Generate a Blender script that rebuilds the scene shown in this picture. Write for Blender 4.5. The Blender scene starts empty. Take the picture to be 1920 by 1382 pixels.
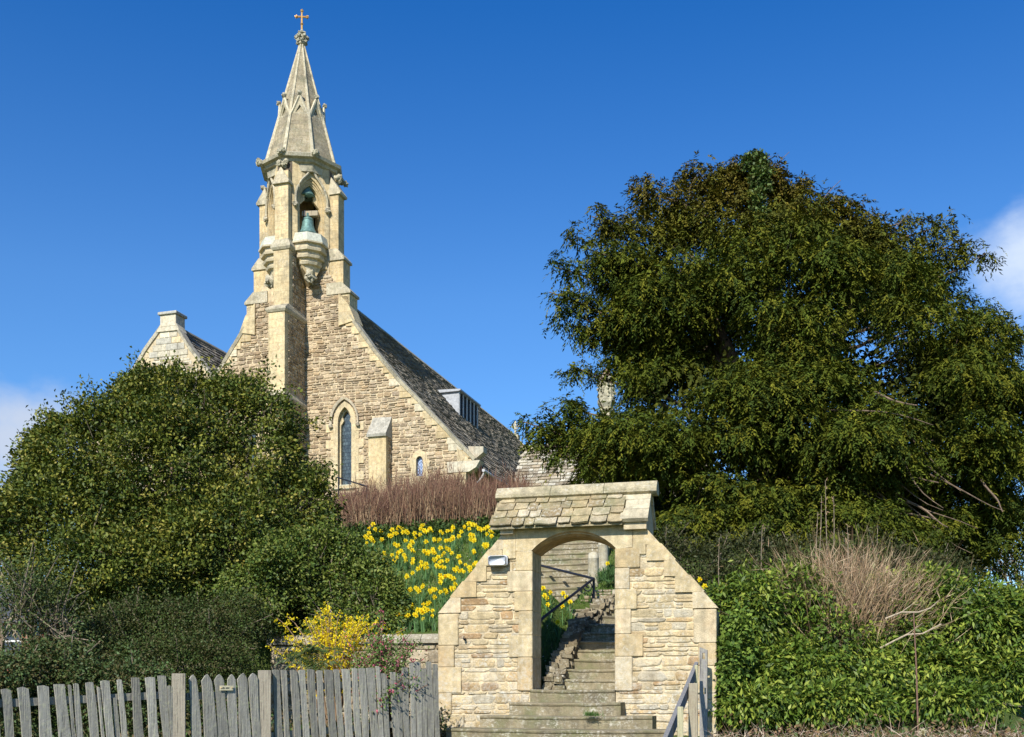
import bpy, math, random
import numpy as np
from mathutils import Vector, Matrix
from mathutils.geometry import tessellate_polygon
R = math.radians
random.seed(7)
scene = bpy.context.scene
C = scene.collection
F = 2000.0; HY = 1290.0; EYE = 1.6

# ------------------------------------------------------------------ helpers
def W(px, py, Y):
    return Vector(((px-960)/F*Y, Y, EYE+(HY-py)/F*Y))

def shade(c, k): return tuple(q*k for q in c)

def tag(o, label=None, cat=None, group=None, kind=None):
    if label: o['label'] = label
    if cat: o['category'] = cat
    if group: o['group'] = group
    if kind: o['kind'] = kind
    return o

def empty(name, loc=(0, 0, 0), rz=0.0, label=None, cat=None, group=None):
    o = bpy.data.objects.new(name, None); C.objects.link(o)
    o.location = loc; o.rotation_euler = (0, 0, rz)
    o.empty_display_size = 0.1
    return tag(o, label, cat, group)

class MB:
    """collects polygons, one colour per vertex"""
    def __init__(s): s.v = []; s.f = []; s.c = []
    def add(s, vs, fs, col=(1, 1, 1)):
        n = len(s.v)
        s.v.extend([tuple(p) for p in vs]); s.c.extend([col]*len(vs))
        s.f.extend([tuple(i+n for i in f) for f in fs])
    def build(s, name, mat, parent=None, smooth=False, label=None):
        me = bpy.data.meshes.new(name)
        me.from_pydata(s.v, [], s.f)
        if s.c:
            a = me.color_attributes.new('col', 'FLOAT_COLOR', 'POINT')
            arr = np.ones((len(s.v), 4), 'f'); arr[:, :3] = np.array(s.c, 'f')
            a.data.foreach_set('color', arr.ravel())
        me.materials.append(mat)
        if smooth: me.polygons.foreach_set('use_smooth', [True]*len(me.polygons))
        uvbox(me)
        me.update()
        o = bpy.data.objects.new(name, me); C.objects.link(o)
        if parent: o.parent = parent
        if label: o['label'] = label
        return o

def uvbox(me):
    uv = me.uv_layers.new(name='uv')
    nl = len(me.loops)
    if nl == 0: return
    vi = np.empty(nl, 'i'); me.loops.foreach_get('vertex_index', vi)
    co = np.empty(len(me.vertices)*3, 'f'); me.vertices.foreach_get('co', co); co = co.reshape(-1, 3)
    pn = np.empty(len(me.polygons)*3, 'f'); me.polygons.foreach_get('normal', pn); pn = np.abs(pn.reshape(-1, 3))
    lt = np.empty(len(me.polygons), 'i'); me.polygons.foreach_get('loop_total', lt)
    ln = np.repeat(pn, lt, axis=0)
    c = co[vi]
    out = np.empty((nl, 2), 'f')
    top = ln[:, 2] > 0.75
    sx = (~top) & (ln[:, 0] > ln[:, 1]); sy = (~top) & ~sx
    out[top] = c[top][:, [0, 1]]
    out[sx] = c[sx][:, [1, 2]]
    out[sy] = c[sy][:, [0, 2]]
    uv.data.foreach_set('uv', out.ravel())

BOXF = [(0, 3, 2, 1), (4, 5, 6, 7), (0, 1, 5, 4), (1, 2, 6, 5), (2, 3, 7, 6), (3, 0, 4, 7)]
def box(mb, x0, x1, y0, y1, z0, z1, col=(1, 1, 1), bev=0.0):
    if bev <= 0:
        mb.add([(x0, y0, z0), (x1, y0, z0), (x1, y1, z0), (x0, y1, z0), (x0, y0, z1), (x1, y0, z1), (x1, y1, z1), (x0, y1, z1)], BOXF, col)
        return
    b = bev
    # vertical-edge bevel plus top bevel
    def ring(e, z): return [(x0+e+b, y0+e, z), (x1-e-b, y0+e, z), (x1-e, y0+e+b, z), (x1-e, y1-e-b, z), (x1-e-b, y1-e, z), (x0+e+b, y1-e, z), (x0+e, y1-e-b, z), (x0+e, y0+e+b, z)]
    vs = ring(b*.7, z0)+ring(0, z0+b)+ring(0, z1-b)+ring(b*.7, z1)
    fs = [tuple(range(7, -1, -1)), tuple(range(24, 32))]
    for r in range(3):
        for i in range(8):
            j = (i+1) % 8
            fs.append((r*8+i, r*8+j, r*8+8+j, r*8+8+i))
    mb.add(vs, fs, col)

def hexa(mb, p, col=(1, 1, 1)):
    """8 points: bottom ring 4, top ring 4"""
    mb.add(p, BOXF, col)

def prism(mb, loops, fr, d0, d1, col=(1, 1, 1)):
    """extrude a polygon with holes. fr=(o,U,V,N): p=o+U*a+V*b+N*d"""
    o, U, V, N = fr
    flat = [p for l in loops for p in l]
    tris = tessellate_polygon([[Vector((p[0], p[1], 0)) for p in l] for l in loops])
    n = len(flat)
    vs = [o+U*p[0]+V*p[1]+N*d0 for p in flat]+[o+U*p[0]+V*p[1]+N*d1 for p in flat]
    fs = []
    for t in tris:
        fs.append(tuple(t)); fs.append(tuple(i+n for i in reversed(t)))
    k = 0
    for l in loops:
        m = len(l)
        for i in range(m):
            a, b = k+i, k+(i+1) % m
            fs.append((a, b, b+n, a+n))
        k += m
    mb.add(vs, fs, col)

def tube(mb, pts, r, n=6, col=(1, 1, 1), cap=True):
    pts = [Vector(p) for p in pts]
    if not hasattr(r, '__len__'): r = [r]*len(pts)
    vs = []; fs = []
    for i, p in enumerate(pts):
        d = (pts[min(i+1, len(pts)-1)]-pts[max(i-1, 0)])
        if d.length < 1e-6: d = Vector((0, 0, 1))
        d.normalize()
        a = d.cross(Vector((0, 0, 1)) if abs(d.z) < .9 else Vector((1, 0, 0))).normalized(); b = d.cross(a)
        for k in range(n):
            t = 2*math.pi*k/n
            vs.append(p+a*math.cos(t)*r[i]+b*math.sin(t)*r[i])
    for i in range(len(pts)-1):
        for k in range(n):
            k2 = (k+1) % n
            fs.append((i*n+k, i*n+k2, (i+1)*n+k2, (i+1)*n+k))
    if cap:
        fs.append(tuple(range(n-1, -1, -1))); fs.append(tuple(range((len(pts)-1)*n, len(pts)*n)))
    mb.add(vs, fs, col)

def lathe(mb, c, prof, n=16, col=(1, 1, 1)):
    vs = []; fs = []
    for (r, z) in prof:
        for k in range(n):
            t = 2*math.pi*k/n; vs.append((c[0]+r*math.cos(t), c[1]+r*math.sin(t), c[2]+z))
    for i in range(len(prof)-1):
        for k in range(n):
            k2 = (k+1) % n; fs.append((i*n+k, i*n+k2, (i+1)*n+k2, (i+1)*n+k))
    fs.append(tuple(range(n-1, -1, -1))); fs.append(tuple(range((len(prof)-1)*n, len(prof)*n)))
    mb.add(vs, fs, col)

def lump(mb, c, r, rng, col=(1, 1, 1), sq=(1, 1, 1), amp=.25):
    """irregular knob"""
    n = 8; vs = []; fs = []
    ph = [rng.uniform(0, 6) for _ in range(4)]
    for i in range(1, n):
        th = math.pi*i/n
        for k in range(n):
            t = 2*math.pi*k/n
            q = r*(1+amp*math.sin(3*t+ph[0]+2*th)*math.sin(th*2+ph[1])+amp*.6*math.sin(5*th+ph[2]+t*2))
            vs.append((c[0]+sq[0]*q*math.sin(th)*math.cos(t), c[1]+sq[1]*q*math.sin(th)*math.sin(t), c[2]+sq[2]*q*math.cos(th)))
    for i in range(n-2):
        for k in range(n):
            k2 = (k+1) % n; fs.append((i*n+k, (i+1)*n+k, (i+1)*n+k2, i*n+k2))
    fs.append(tuple(range(n))); fs.append(tuple(range((n-2)*n+n-1, (n-2)*n-1, -1)))
    mb.add(vs, fs, col)

def spans(loops, w):
    xs = []
    for l in loops:
        m = len(l)
        for i in range(m):
            a, b = l[i], l[(i+1) % m]
            if (a[1] <= w) != (b[1] <= w):
                xs.append(a[0]+(b[0]-a[0])*(w-a[1])/(b[1]-a[1]))
    xs.sort()
    return [(xs[i], xs[i+1]) for i in range(0, len(xs)-1, 2)]

def inter(A, B):
    out = []
    for a in A:
        for b in B:
            lo, hi = max(a[0], b[0]), min(a[1], b[1])
            if hi > lo: out.append((lo, hi))
    return out

def stones(mb, fr, loops, ch, wr, depth, gap, jit, pal, rng, nside=8, wav=0.0, minw=.06, tilt=0.0, flat=False):
    """coursed stones laid on a plane, each one a small bevelled block standing proud of the mortar"""
    o, U, V, N = fr
    zs = [p[1] for l in loops for p in l]
    z = min(zs); zmax = max(zs)
    ph = rng.uniform(0, 6)
    while z < zmax-.02:
        h = rng.uniform(*ch); h = min(h, zmax-z)
        if zmax-(z+h) < ch[0]*.6: h = zmax-z
        iv = inter(inter(spans(loops, z+.004), spans(loops, z+h-.004)), spans(loops, z+h/2))
        for (a, b) in iv:
            x = a
            while x < b-.01:
                w = rng.uniform(*wr)
                if b-(x+w) < wr[0]*.7: w = b-x
                w = min(w, b-x)
                if w < minw: break
                # sometimes split a tall stone in two flat ones
                subs = [(z, h)]
                if h > ch[0]*1.6 and rng.random() < .22: subs = [(z, h*.5), (z+h*.5, h*.5)]
                for (zz, hh) in subs:
                    x0, x1 = x+gap/2, x+w-gap/2; y0, y1 = zz+gap/2, zz+hh-gap/2
                    if x1-x0 < .015 or y1-y0 < .012: continue
                    d = rng.uniform(*depth)
                    cx, cy = (x0+x1)/2, (y0+y1)/2; hx, hy = (x1-x0)/2, (y1-y0)/2
                    base = rng.choice(pal); k = rng.uniform(.8, 1.18)
                    col = tuple(min(.9, c*k) for c in base)
                    if nside == 4: ang = [(-1, -1), (1, -1), (1, 1), (-1, 1)]
                    else: ang = [(-1, -.62), (-.72, -1), (.72, -1), (1, -.62), (1, .62), (.72, 1), (-.72, 1), (-1, .62)]
                    ring = [(cx+p[0]*hx+rng.uniform(-jit, jit)*hx, cy+p[1]*hy+rng.uniform(-jit, jit)*hy) for p in ang]
                    m = len(ring); bv = min(.3*hx, .3*hy, .018)
                    vs = []; tl = rng.uniform(-tilt, tilt)
                    def wv(q): return wav*math.sin(q[0]*1.9+ph)*math.sin(q[0]*.7+q[1]*2.1)
                    for (dd, ins) in ((0, 0), (d*.6, 0), (d, bv)):
                        for q in ring:
                            qx = q[0]-math.copysign(ins, q[0]-cx); qy = q[1]-math.copysign(ins, q[1]-cy)
                            e = tl*(qy-cy)/max(hy, .01) if dd > 0 else 0
                            vs.append(o+U*qx+V*(qy+wv(q))+N*(dd+e))
                    fs = [tuple(range(2*m, 3*m))]
                    for r_ in range(2):
                        for i in range(m):
                            j = (i+1) % m
                            fs.append((r_*m+i, r_*m+j, (r_+1)*m+j, (r_+1)*m+i))
                    mb.add(vs, fs, col)
                x += w
        z += h

def lancet(cx, h, z0, zs, za, n=7):
    r = za-zs; RR = (h*h+r*r)/(2*h); c = cx-h+RR
    L = [(cx-h, z0)]
    a1 = math.acos(max(-1, min(1, (cx-c)/RR)))
    for i in range(n+1):
        a = math.pi-(math.pi-a1)*i/n
        L.append((c+RR*math.cos(a), zs+RR*math.sin(a)))
    Rr = [(2*cx-x, z) for (x, z) in reversed(L[:-1])]
    return L+Rr

# ------------------------------------------------------------------ materials
def newmat(name):
    m = bpy.data.materials.new(name); m.use_nodes = True
    nt = m.node_tree; nt.nodes.clear()
    out = nt.nodes.new('ShaderNodeOutputMaterial'); b = nt.nodes.new('ShaderNodeBsdfPrincipled')
    nt.links.new(b.outputs[0], out.inputs[0])
    return m, nt, b, out
def nd(nt, t, **k):
    n = nt.nodes.new(t)
    for a, v in k.items():
        if a.startswith('i_'): n.inputs[a[2:].replace('_', ' ')].default_value = v
        else: setattr(n, a, v)
    return n
def mixc(nt, a, b, fac, mode='MIX'):
    n = nt.nodes.new('ShaderNodeMix'); n.data_type = 'RGBA'; n.blend_type = mode
    for s, v in ((n.inputs[0], fac), (n.inputs[6], a), (n.inputs[7], b)):
        if hasattr(v, 'links') or hasattr(v, 'is_linked'): nt.links.new(v, s)
        else: s.default_value = v if not isinstance(v, tuple) or len(v) == 4 else (*v, 1)
    return n.outputs[2]
def ramp(nt, src, stops):
    n = nt.nodes.new('ShaderNodeValToRGB'); e = n.color_ramp.elements
    while len(e) < len(stops): e.new(.5)
    for i, (p, c) in enumerate(stops):
        e[i].position = p; e[i].color = (c, c, c, 1) if not isinstance(c, tuple) else (*c[:3], 1)
    nt.links.new(src, n.inputs[0]); return n.outputs[0]
def bump(nt, b, h, s, d=.02):
    n = nt.nodes.new('ShaderNodeBump'); n.inputs['Strength'].default_value = s; n.inputs['Distance'].default_value = d
    nt.links.new(h, n.inputs['Height']); nt.links.new(n.outputs[0], b.inputs['Normal']); return n
def noise(nt, scale, detail=5, rough=.6, coord=None, dim='3D'):
    n = nd(nt, 'ShaderNodeTexNoise'); n.inputs['Scale'].default_value = scale; n.inputs['Detail'].default_value = detail; n.inputs['Roughness'].default_value = rough
    if coord is not None: nt.links.new(coord, n.inputs['Vector'])
    return n.outputs[0]

def stone_mat(name, tint=(1, 1, 1), lichen=.0, dark=.0, moss=0.0, bs=.5, fine=60., blocks=None, rough=.92, orange=0.0, low=None):
    """stone whose body colour comes from the per-stone colour; lichen spots, weather stains and grain on top"""
    m, nt, b, out = newmat(name)
    at = nd(nt, 'ShaderNodeAttribute', attribute_name='col').outputs[0]
    tc = nd(nt, 'ShaderNodeTexCoord').outputs['Object']
    c = mixc(nt, at, (tint[0]*.90, tint[1]*.89, tint[2]*.86, 1), 1.0, 'MULTIPLY')
    n1 = noise(nt, 9, 6, .65, tc)
    c = mixc(nt, c, ramp(nt, n1, [(.3, .72), (.7, 1.25)]), 1.0, 'MULTIPLY')
    n2 = noise(nt, fine, 4, .7, tc)
    c = mixc(nt, c, ramp(nt, n2, [(.3, .7), (.7, 1.25)]), .8, 'MULTIPLY')
    if blocks:   # joints between dressed blocks
        uv = nd(nt, 'ShaderNodeTexCoord').outputs['UV']
        br = nd(nt, 'ShaderNodeTexBrick'); nt.links.new(uv, br.inputs['Vector'])
        br.inputs['Scale'].default_value = 1; br.inputs['Brick Width'].default_value = blocks[0]; br.inputs['Row Height'].default_value = blocks[1]
        br.inputs['Mortar Size'].default_value = .006; br.inputs['Mortar Smooth'].default_value = .3; br.inputs['Bias'].default_value = 0
        br.inputs['Color1'].default_value = (.86, .86, .84, 1); br.inputs['Color2'].default_value = (1.08, 1.06, 1.0, 1); br.inputs['Mortar'].default_value = (.62, .58, .5, 1)
        c = mixc(nt, c, br.outputs[0], 1.0, 'MULTIPLY')
    # weather streaks running down the face
    mpv = nd(nt, 'ShaderNodeMapping'); mpv.inputs['Scale'].default_value = (9, 9, .8); nt.links.new(tc, mpv.inputs[0])
    c = mixc(nt, c, ramp(nt, noise(nt, 1, 5, .65, mpv.outputs[0]), [(.34, .72), (.55, 1.06)]), .7, 'MULTIPLY')
    if orange > 0:
        n5 = noise(nt, 2.3, 5, .6, tc)
        c = mixc(nt, c, (.42, .23, .09, 1), ramp(nt, n5, [(.52, 0.), (.72, orange)]))
    if dark > 0:
        n3 = noise(nt, 1.7, 7, .72, tc)
        c = mixc(nt, c, (.10, .095, .075, 1), ramp(nt, n3, [(.5, 0.), (.68, dark)]))
    if moss > 0:
        n4 = noise(nt, 3.1, 6, .7, tc)
        c = mixc(nt, c, (.16, .17, .08, 1), ramp(nt, n4, [(.48, 0.), (.66, moss)]))
    if lichen > 0:
        vo = nd(nt, 'ShaderNodeTexVoronoi'); vo.inputs['Scale'].default_value = 16
        w = mixc(nt, tc, nd(nt, 'ShaderNodeTexNoise', i_Scale=14.).outputs[1], .09)
        nt.links.new(w, vo.inputs['Vector'])
        msk = ramp(nt, noise(nt, 1.9, 5, .65, tc), [(.42, 0.), (.6, 1.)])
        sp = ramp(nt, vo.outputs[0], [(.22, 1.), (.36, 0.)])
        sp = mixc(nt, sp, msk, 1.0, 'MULTIPLY')
        fz = ramp(nt, noise(nt, 30, 6, .75, tc), [(.52, 0.), (.6, 1.)])
        sp = mixc(nt, sp, mixc(nt, fz, msk, 1.0, 'MULTIPLY'), 1.0, 'ADD')
        f = mixc(nt, (0, 0, 0, 1), sp, lichen)
        if low:   # crust of pale lichen and lime wash, thickest on the lower courses
            sz = nd(nt, 'ShaderNodeSeparateXYZ'); nt.links.new(tc, sz.inputs[0])
            hz_ = nd(nt, 'ShaderNodeMapRange'); nt.links.new(sz.outputs[2], hz_.inputs[0]); hz_.inputs[1].default_value = low+.5; hz_.inputs[2].default_value = low-.4
            nz = ramp(nt, noise(nt, 7, 9, .8, tc), [(.47, 0.), (.56, .85)])
            f = mixc(nt, f, mixc(nt, nz, hz_.outputs[0], 1.0, 'MULTIPLY'), .6, 'ADD')
        c = mixc(nt, c, (.60, .575, .48, 1), f)
    nt.links.new(c, b.inputs['Base Color']); b.inputs['Roughness'].default_value = rough
    b.inputs['Specular IOR Level'].default_value = .15
    hh = mixc(nt, n1, n2, .5)
    bump(nt, b, hh, bs, .03)
    return m

def flat_mat(name, col, rough=.7, metal=0, nscale=20, var=.3, bs=.15, spec=.4):
    m, nt, b, out = newmat(name)
    tc = nd(nt, 'ShaderNodeTexCoord').outputs['Object']
    n = noise(nt, nscale, 5, .6, tc)
    c = mixc(nt, (*col, 1), ramp(nt, n, [(.3, 1-var), (.7, 1+var)]), 1.0, 'MULTIPLY')
    nt.links.new(c, b.inputs['Base Color']); b.inputs['Roughness'].default_value = rough; b.inputs['Metallic'].default_value = metal
    b.inputs['Specular IOR Level'].default_value = spec
    bump(nt, b, n, bs, .01)
    return m

def leaf_mat(name, rough=.45, trans=.25, tint=(1, 1, 1), spec=.4):
    m, nt, b, out = newmat(name)
    at = nd(nt, 'ShaderNodeAttribute', attribute_name='col').outputs[0]
    c = mixc(nt, at, (*tint, 1), 1.0, 'MULTIPLY')
    nt.links.new(c, b.inputs['Base Color']); b.inputs['Roughness'].default_value = rough
    b.inputs['Specular IOR Level'].default_value = spec
    if trans > 0:
        t = nd(nt, 'ShaderNodeBsdfTranslucent'); tcx = mixc(nt, c, (1.25, 1.3, .5, 1), 1.0, 'MULTIPLY'); nt.links.new(tcx, t.inputs[0])
        mx = nd(nt, 'ShaderNodeMixShader'); mx.inputs[0].default_value = trans
        nt.links.new(b.outputs[0], mx.inputs[1]); nt.links.new(t.outputs[0], mx.inputs[2]); nt.links.new(mx.outputs[0], out.inputs[0])
    return m

def wood_mat(name, col, col2, lich=(.42, .43, .33)):
    m, nt, b, out = newmat(name)
    tc = nd(nt, 'ShaderNodeTexCoord').outputs['Object']
    at = nd(nt, 'ShaderNodeAttribute', attribute_name='col').outputs[0]
    mp = nd(nt, 'ShaderNodeMapping'); mp.inputs['Scale'].default_value = (60, 60, 3.0); nt.links.new(tc, mp.inputs[0])
    n = noise(nt, 1, 6, .7, mp.outputs[0])
    c = mixc(nt, (*col, 1), (*col2, 1), ramp(nt, n, [(.3, 0.), (.68, 1.)]))
    n2 = noise(nt, 22, 6, .75, tc)
    c = mixc(nt, c, (*lich, 1), ramp(nt, n2, [(.5, 0.), (.62, .75)]))
    c = mixc(nt, c, (.05, .045, .04, 1), ramp(nt, noise(nt, 1, 3, .5, mp.outputs[0]), [(.27, .7), (.36, 0.)]))
    c = mixc(nt, c, at, 1.0, 'MULTIPLY')
    nt.links.new(c, b.inputs['Base Color']); b.inputs['Roughness'].default_value = .95; b.inputs['Specular IOR Level'].default_value = .1
    bump(nt, b, mixc(nt, n, n2, .4), 1.0, .02)
    return m

M = {}
M['rubble'] = stone_mat('church_rubble', lichen=.35, dark=.25, bs=.9, fine=30)
M['mortar'] = stone_mat('mortar', lichen=.2, bs=.4)
M['ashlar'] = stone_mat('dressed_stone', lichen=.30, dark=.45, bs=.35, blocks=(.62, .31), orange=.25)
M['coping'] = stone_mat('coping_stone', lichen=.5, dark=.7, moss=.3, bs=.6, blocks=(.7, 5.))
M['spire'] = stone_mat('spire_stone', tint=(.80, .79, .76), lichen=.3, dark=.8, moss=.35, bs=1.0, blocks=(.38, .17))
M['tiles'] = stone_mat('stone_tiles', lichen=.5, dark=.5, bs=.8, fine=40)
M['gate_rubble'] = stone_mat('gate_rubble', lichen=.6, dark=.15, bs=1.1, fine=55, low=1.9)
M['gate_ashlar'] = stone_mat('gate_dressed_stone', lichen=.32, dark=.32, moss=.15, bs=.75, orange=.3, fine=80, low=1.9)
M['gate_tiles'] = stone_mat('gate_roof_slate', lichen=.5, dark=.55, moss=.55, bs=1.3, fine=50)
M['steps'] = stone_mat('step_stone', lichen=.5, dark=.6, moss=.7, bs=.7, fine=70)
M['oldwall'] = stone_mat('old_wall_stone', lichen=.5, dark=.55, moss=.3, bs=.9, fine=50)
M['lead'] = flat_mat('lead', (.34, .36, .38), .6, .0, 8, .25)
M['palewood'] = flat_mat('pale_painted_wood', (.50, .49, .45), .8, 0, 9, .15)
M['dark'] = flat_mat('near_black', (.02, .02, .022), .9)
M['iron'] = flat_mat('painted_iron', (.02, .022, .03), .45, .3)
M['bronze'] = flat_mat('verdigris_bronze', (.12, .22, .20), .6, .4, 14, .4)
M['gold'] = flat_mat('gilded_metal', (.62, .36, .12), .45, .5)
M['wood'] = wood_mat('weathered_oak', (.165, .155, .135), (.385, .365, .32), (.37, .36, .26))
M['wood2'] = wood_mat('sawn_post', (.23, .20, .155), (.36, .32, .25), (.33, .31, .23))
M['wood3'] = wood_mat('treated_post', (.30, .29, .18), (.46, .43, .30), (.42, .42, .28))
M['bark'] = flat_mat('bark', (.17, .125, .09), .9, 0, 12, .5, .8, .1)
M['twig'] = flat_mat('pale_twig', (.26, .21, .15), .9, 0, 12, .4, .4, .1)
M['leafy'] = leaf_mat('glossy_leaves', .55, .10, (1.0, 1.0, .9), .22)
M['laurel'] = leaf_mat('laurel_leaves', .5, .15, (1.05, 1.0, .8), .25)
M['yewleaf'] = leaf_mat('yew_needles', .8, .06, (1.2, 1.15, .9), .05)
M['petal'] = leaf_mat('petals', .6, .35, spec=.2)
M['blade'] = leaf_mat('green_blades', .5, .3, spec=.3)
M['twigcol'] = leaf_mat('coloured_stems', .8, 0, spec=.15)
M['brick'] = flat_mat('red_brick', (.30, .10, .06), .9, 0, 30, .3)
M['white'] = flat_mat('white_paint', (.75, .75, .75), .5, 0, 10, .06)
M['slate'] = flat_mat('dark_slate', (.06, .065, .075), .7)
M['green'] = flat_mat('green_sill', (.44, .45, .36), .8, 0, 10, .25)

# ------------------------------------------------------------------ camera, sun, sky
cam_d = bpy.data.cameras.new('camera'); cam = bpy.data.objects.new('camera', cam_d); C.objects.link(cam)
cam.location = (0, 0, EYE); cam.rotation_euler = (R(90), 0, 0)
cam_d.sensor_width = 36; cam_d.lens = 36*F/1920; cam_d.shift_y = (HY-691)/1920
cam_d.clip_start = .1; cam_d.clip_end = 4000
scene.camera = cam
scene.view_settings.view_transform = 'Standard'; scene.view_settings.look = 'None'
scene.view_settings.exposure = 0.44; scene.view_settings.gamma = 1

SAZ = 200.5; SEL = 38.0
sd = Vector((math.sin(R(SAZ))*math.cos(R(SEL)), math.cos(R(SAZ))*math.cos(R(SEL)), math.sin(R(SEL))))
sl = bpy.data.lights.new('sun', 'SUN'); sl.energy = 5.0; sl.angle = R(.5); sl.color = (1.0, .945, .85)
so = bpy.data.objects.new('sun', sl); C.objects.link(so)
so.rotation_euler = sd.to_track_quat('Z', 'Y').to_euler(); so.location = (0, -5, 30)

wd = bpy.data.worlds.new('World'); scene.world = wd; wd.use_nodes = True
nt = wd.node_tree; nt.nodes.clear()
wo = nt.nodes.new('ShaderNodeOutputWorld'); bg = nt.nodes.new('ShaderNodeBackground')
sky = nt.nodes.new('ShaderNodeTexSky'); sky.sky_type = 'NISHITA'; sky.sun_disc = False
sky.sun_elevation = R(SEL); sky.sun_rotation = R(SAZ); sky.air_density = 1.0; sky.dust_density = .25; sky.ozone_density = 3.0; sky.altitude = 100
bg.inputs[1].default_value = .102
hs = nt.nodes.new('ShaderNodeHueSaturation'); hs.inputs['Saturation'].default_value = 1.12; hs.inputs['Value'].default_value = .92
nt.links.new(mixc(nt, sky.outputs[0], (.80, .90, 1.06, 1), 1.0, 'MULTIPLY'), hs.inputs['Color'])
tc = nt.nodes.new('ShaderNodeTexCoord').outputs['Generated']
def cloud(colr, d, size, aspect, seed, strength, bright):
    d = Vector(d).normalized()
    dz = d.z
    # local angular offsets from the cloud centre
    sx = nt.nodes.new('ShaderNodeSeparateXYZ')
    sub = nt.nodes.new('ShaderNodeVectorMath'); sub.operation = 'SUBTRACT'; nt.links.new(tc, sub.inputs[0]); sub.inputs[1].default_value = d
    sc = nt.nodes.new('ShaderNodeVectorMath'); sc.operation = 'MULTIPLY'; nt.links.new(sub.outputs[0], sc.inputs[0]); sc.inputs[1].default_value = (1/size, 1/size, aspect/size)
    ln = nt.nodes.new('ShaderNodeVectorMath'); ln.operation = 'LENGTH'; nt.links.new(sc.outputs[0], ln.inputs[0])
    mp = nt.nodes.new('ShaderNodeMapping'); nt.links.new(tc, mp.inputs[0]); mp.inputs['Scale'].default_value = (1, 1, 1.5); mp.inputs['Location'].default_value = (seed, seed*1.7, 0)
    no = nt.nodes.new('ShaderNodeTexNoise'); no.inputs['Scale'].default_value = 9; no.inputs['Detail'].default_value = 7; no.inputs['Roughness'].default_value = .52; nt.links.new(mp.outputs[0], no.inputs['Vector'])
    m1 = nt.nodes.new('ShaderNodeMath'); m1.operation = 'MULTIPLY_ADD'; nt.links.new(no.outputs[0], m1.inputs[0]); m1.inputs[1].default_value = 2.4; m1.inputs[2].default_value = -.45
    m2 = nt.nodes.new('ShaderNodeMath'); m2.operation = 'SUBTRACT'; nt.links.new(m1.outputs[0], m2.inputs[0]); nt.links.new(ln.outputs['Value'], m2.inputs[1])
    mr = nt.nodes.new('ShaderNodeMapRange'); mr.interpolation_type = 'SMOOTHSTEP'; nt.links.new(m2.outputs[0], mr.inputs[0]); mr.inputs[1].default_value = -.15; mr.inputs[2].default_value = .75; mr.inputs[4].default_value = strength
    return mixc(nt, colr, (*bright, 1), mr.outputs[0])
sz_ = nt.nodes.new('ShaderNodeSeparateXYZ'); nt.links.new(tc, sz_.inputs[0])
grad = ramp(nt, sz_.outputs[2], [(0.0, (.96, .92, .88)), (.34, (.78, .94, 1.0)), (.54, (.25, .71, .96)), (1.0, (.16, .6, .92))])
csky = mixc(nt, mixc(nt, hs.outputs[0], grad, 1.0, 'MULTIPLY'), (1.31, 1.31, 1.31, 1), 1.0, 'MULTIPLY')
csky = cloud(csky, (.49, 1, .395), .085, 1.0, 3.1, .9, (5.6, 6.4, 7.6))
csky = cloud(csky, (-.475, 1, .225), .10, 1.0, 2.2, 1.0, (4.2, 4.9, 6.2))
csky = cloud(csky, (.50, 1, .05), .12, 1.8, 1.3, .7, (5.4, 6.0, 7.0))
nt.links.new(csky, bg.inputs[0]); nt.links.new(bg.outputs[0], wo.inputs[0])

# ------------------------------------------------------------------ frames of the two buildings
TG = R(15); GO = Vector((.828, 14.4, 0)); GU = Vector((math.cos(TG), -math.sin(TG), 0)); GV = Vector((math.sin(TG), math.cos(TG), 0))
TC_ = R(16.8); CO = Vector((-8.668, 44, 0))
def g2w(u, s, z=0): return GO+GU*u+GV*s+Vector((0, 0, z))
def w2g(x, y):
    d = Vector((x, y, 0))-GO; return d.dot(GU), d.dot(GV)

def lerp(pts, x):
    if x <= pts[0][0]: return pts[0][1]
    for i in range(len(pts)-1):
        if x <= pts[i+1][0]:
            a, b = pts[i], pts[i+1]; return a[1]+(b[1]-a[1])*(x-a[0])/(b[0]-a[0])
    return pts[-1][1]
def sm(a, b, x):
    t = max(0., min(1., (x-a)/(b-a))); return t*t*(3-2*t)

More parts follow.
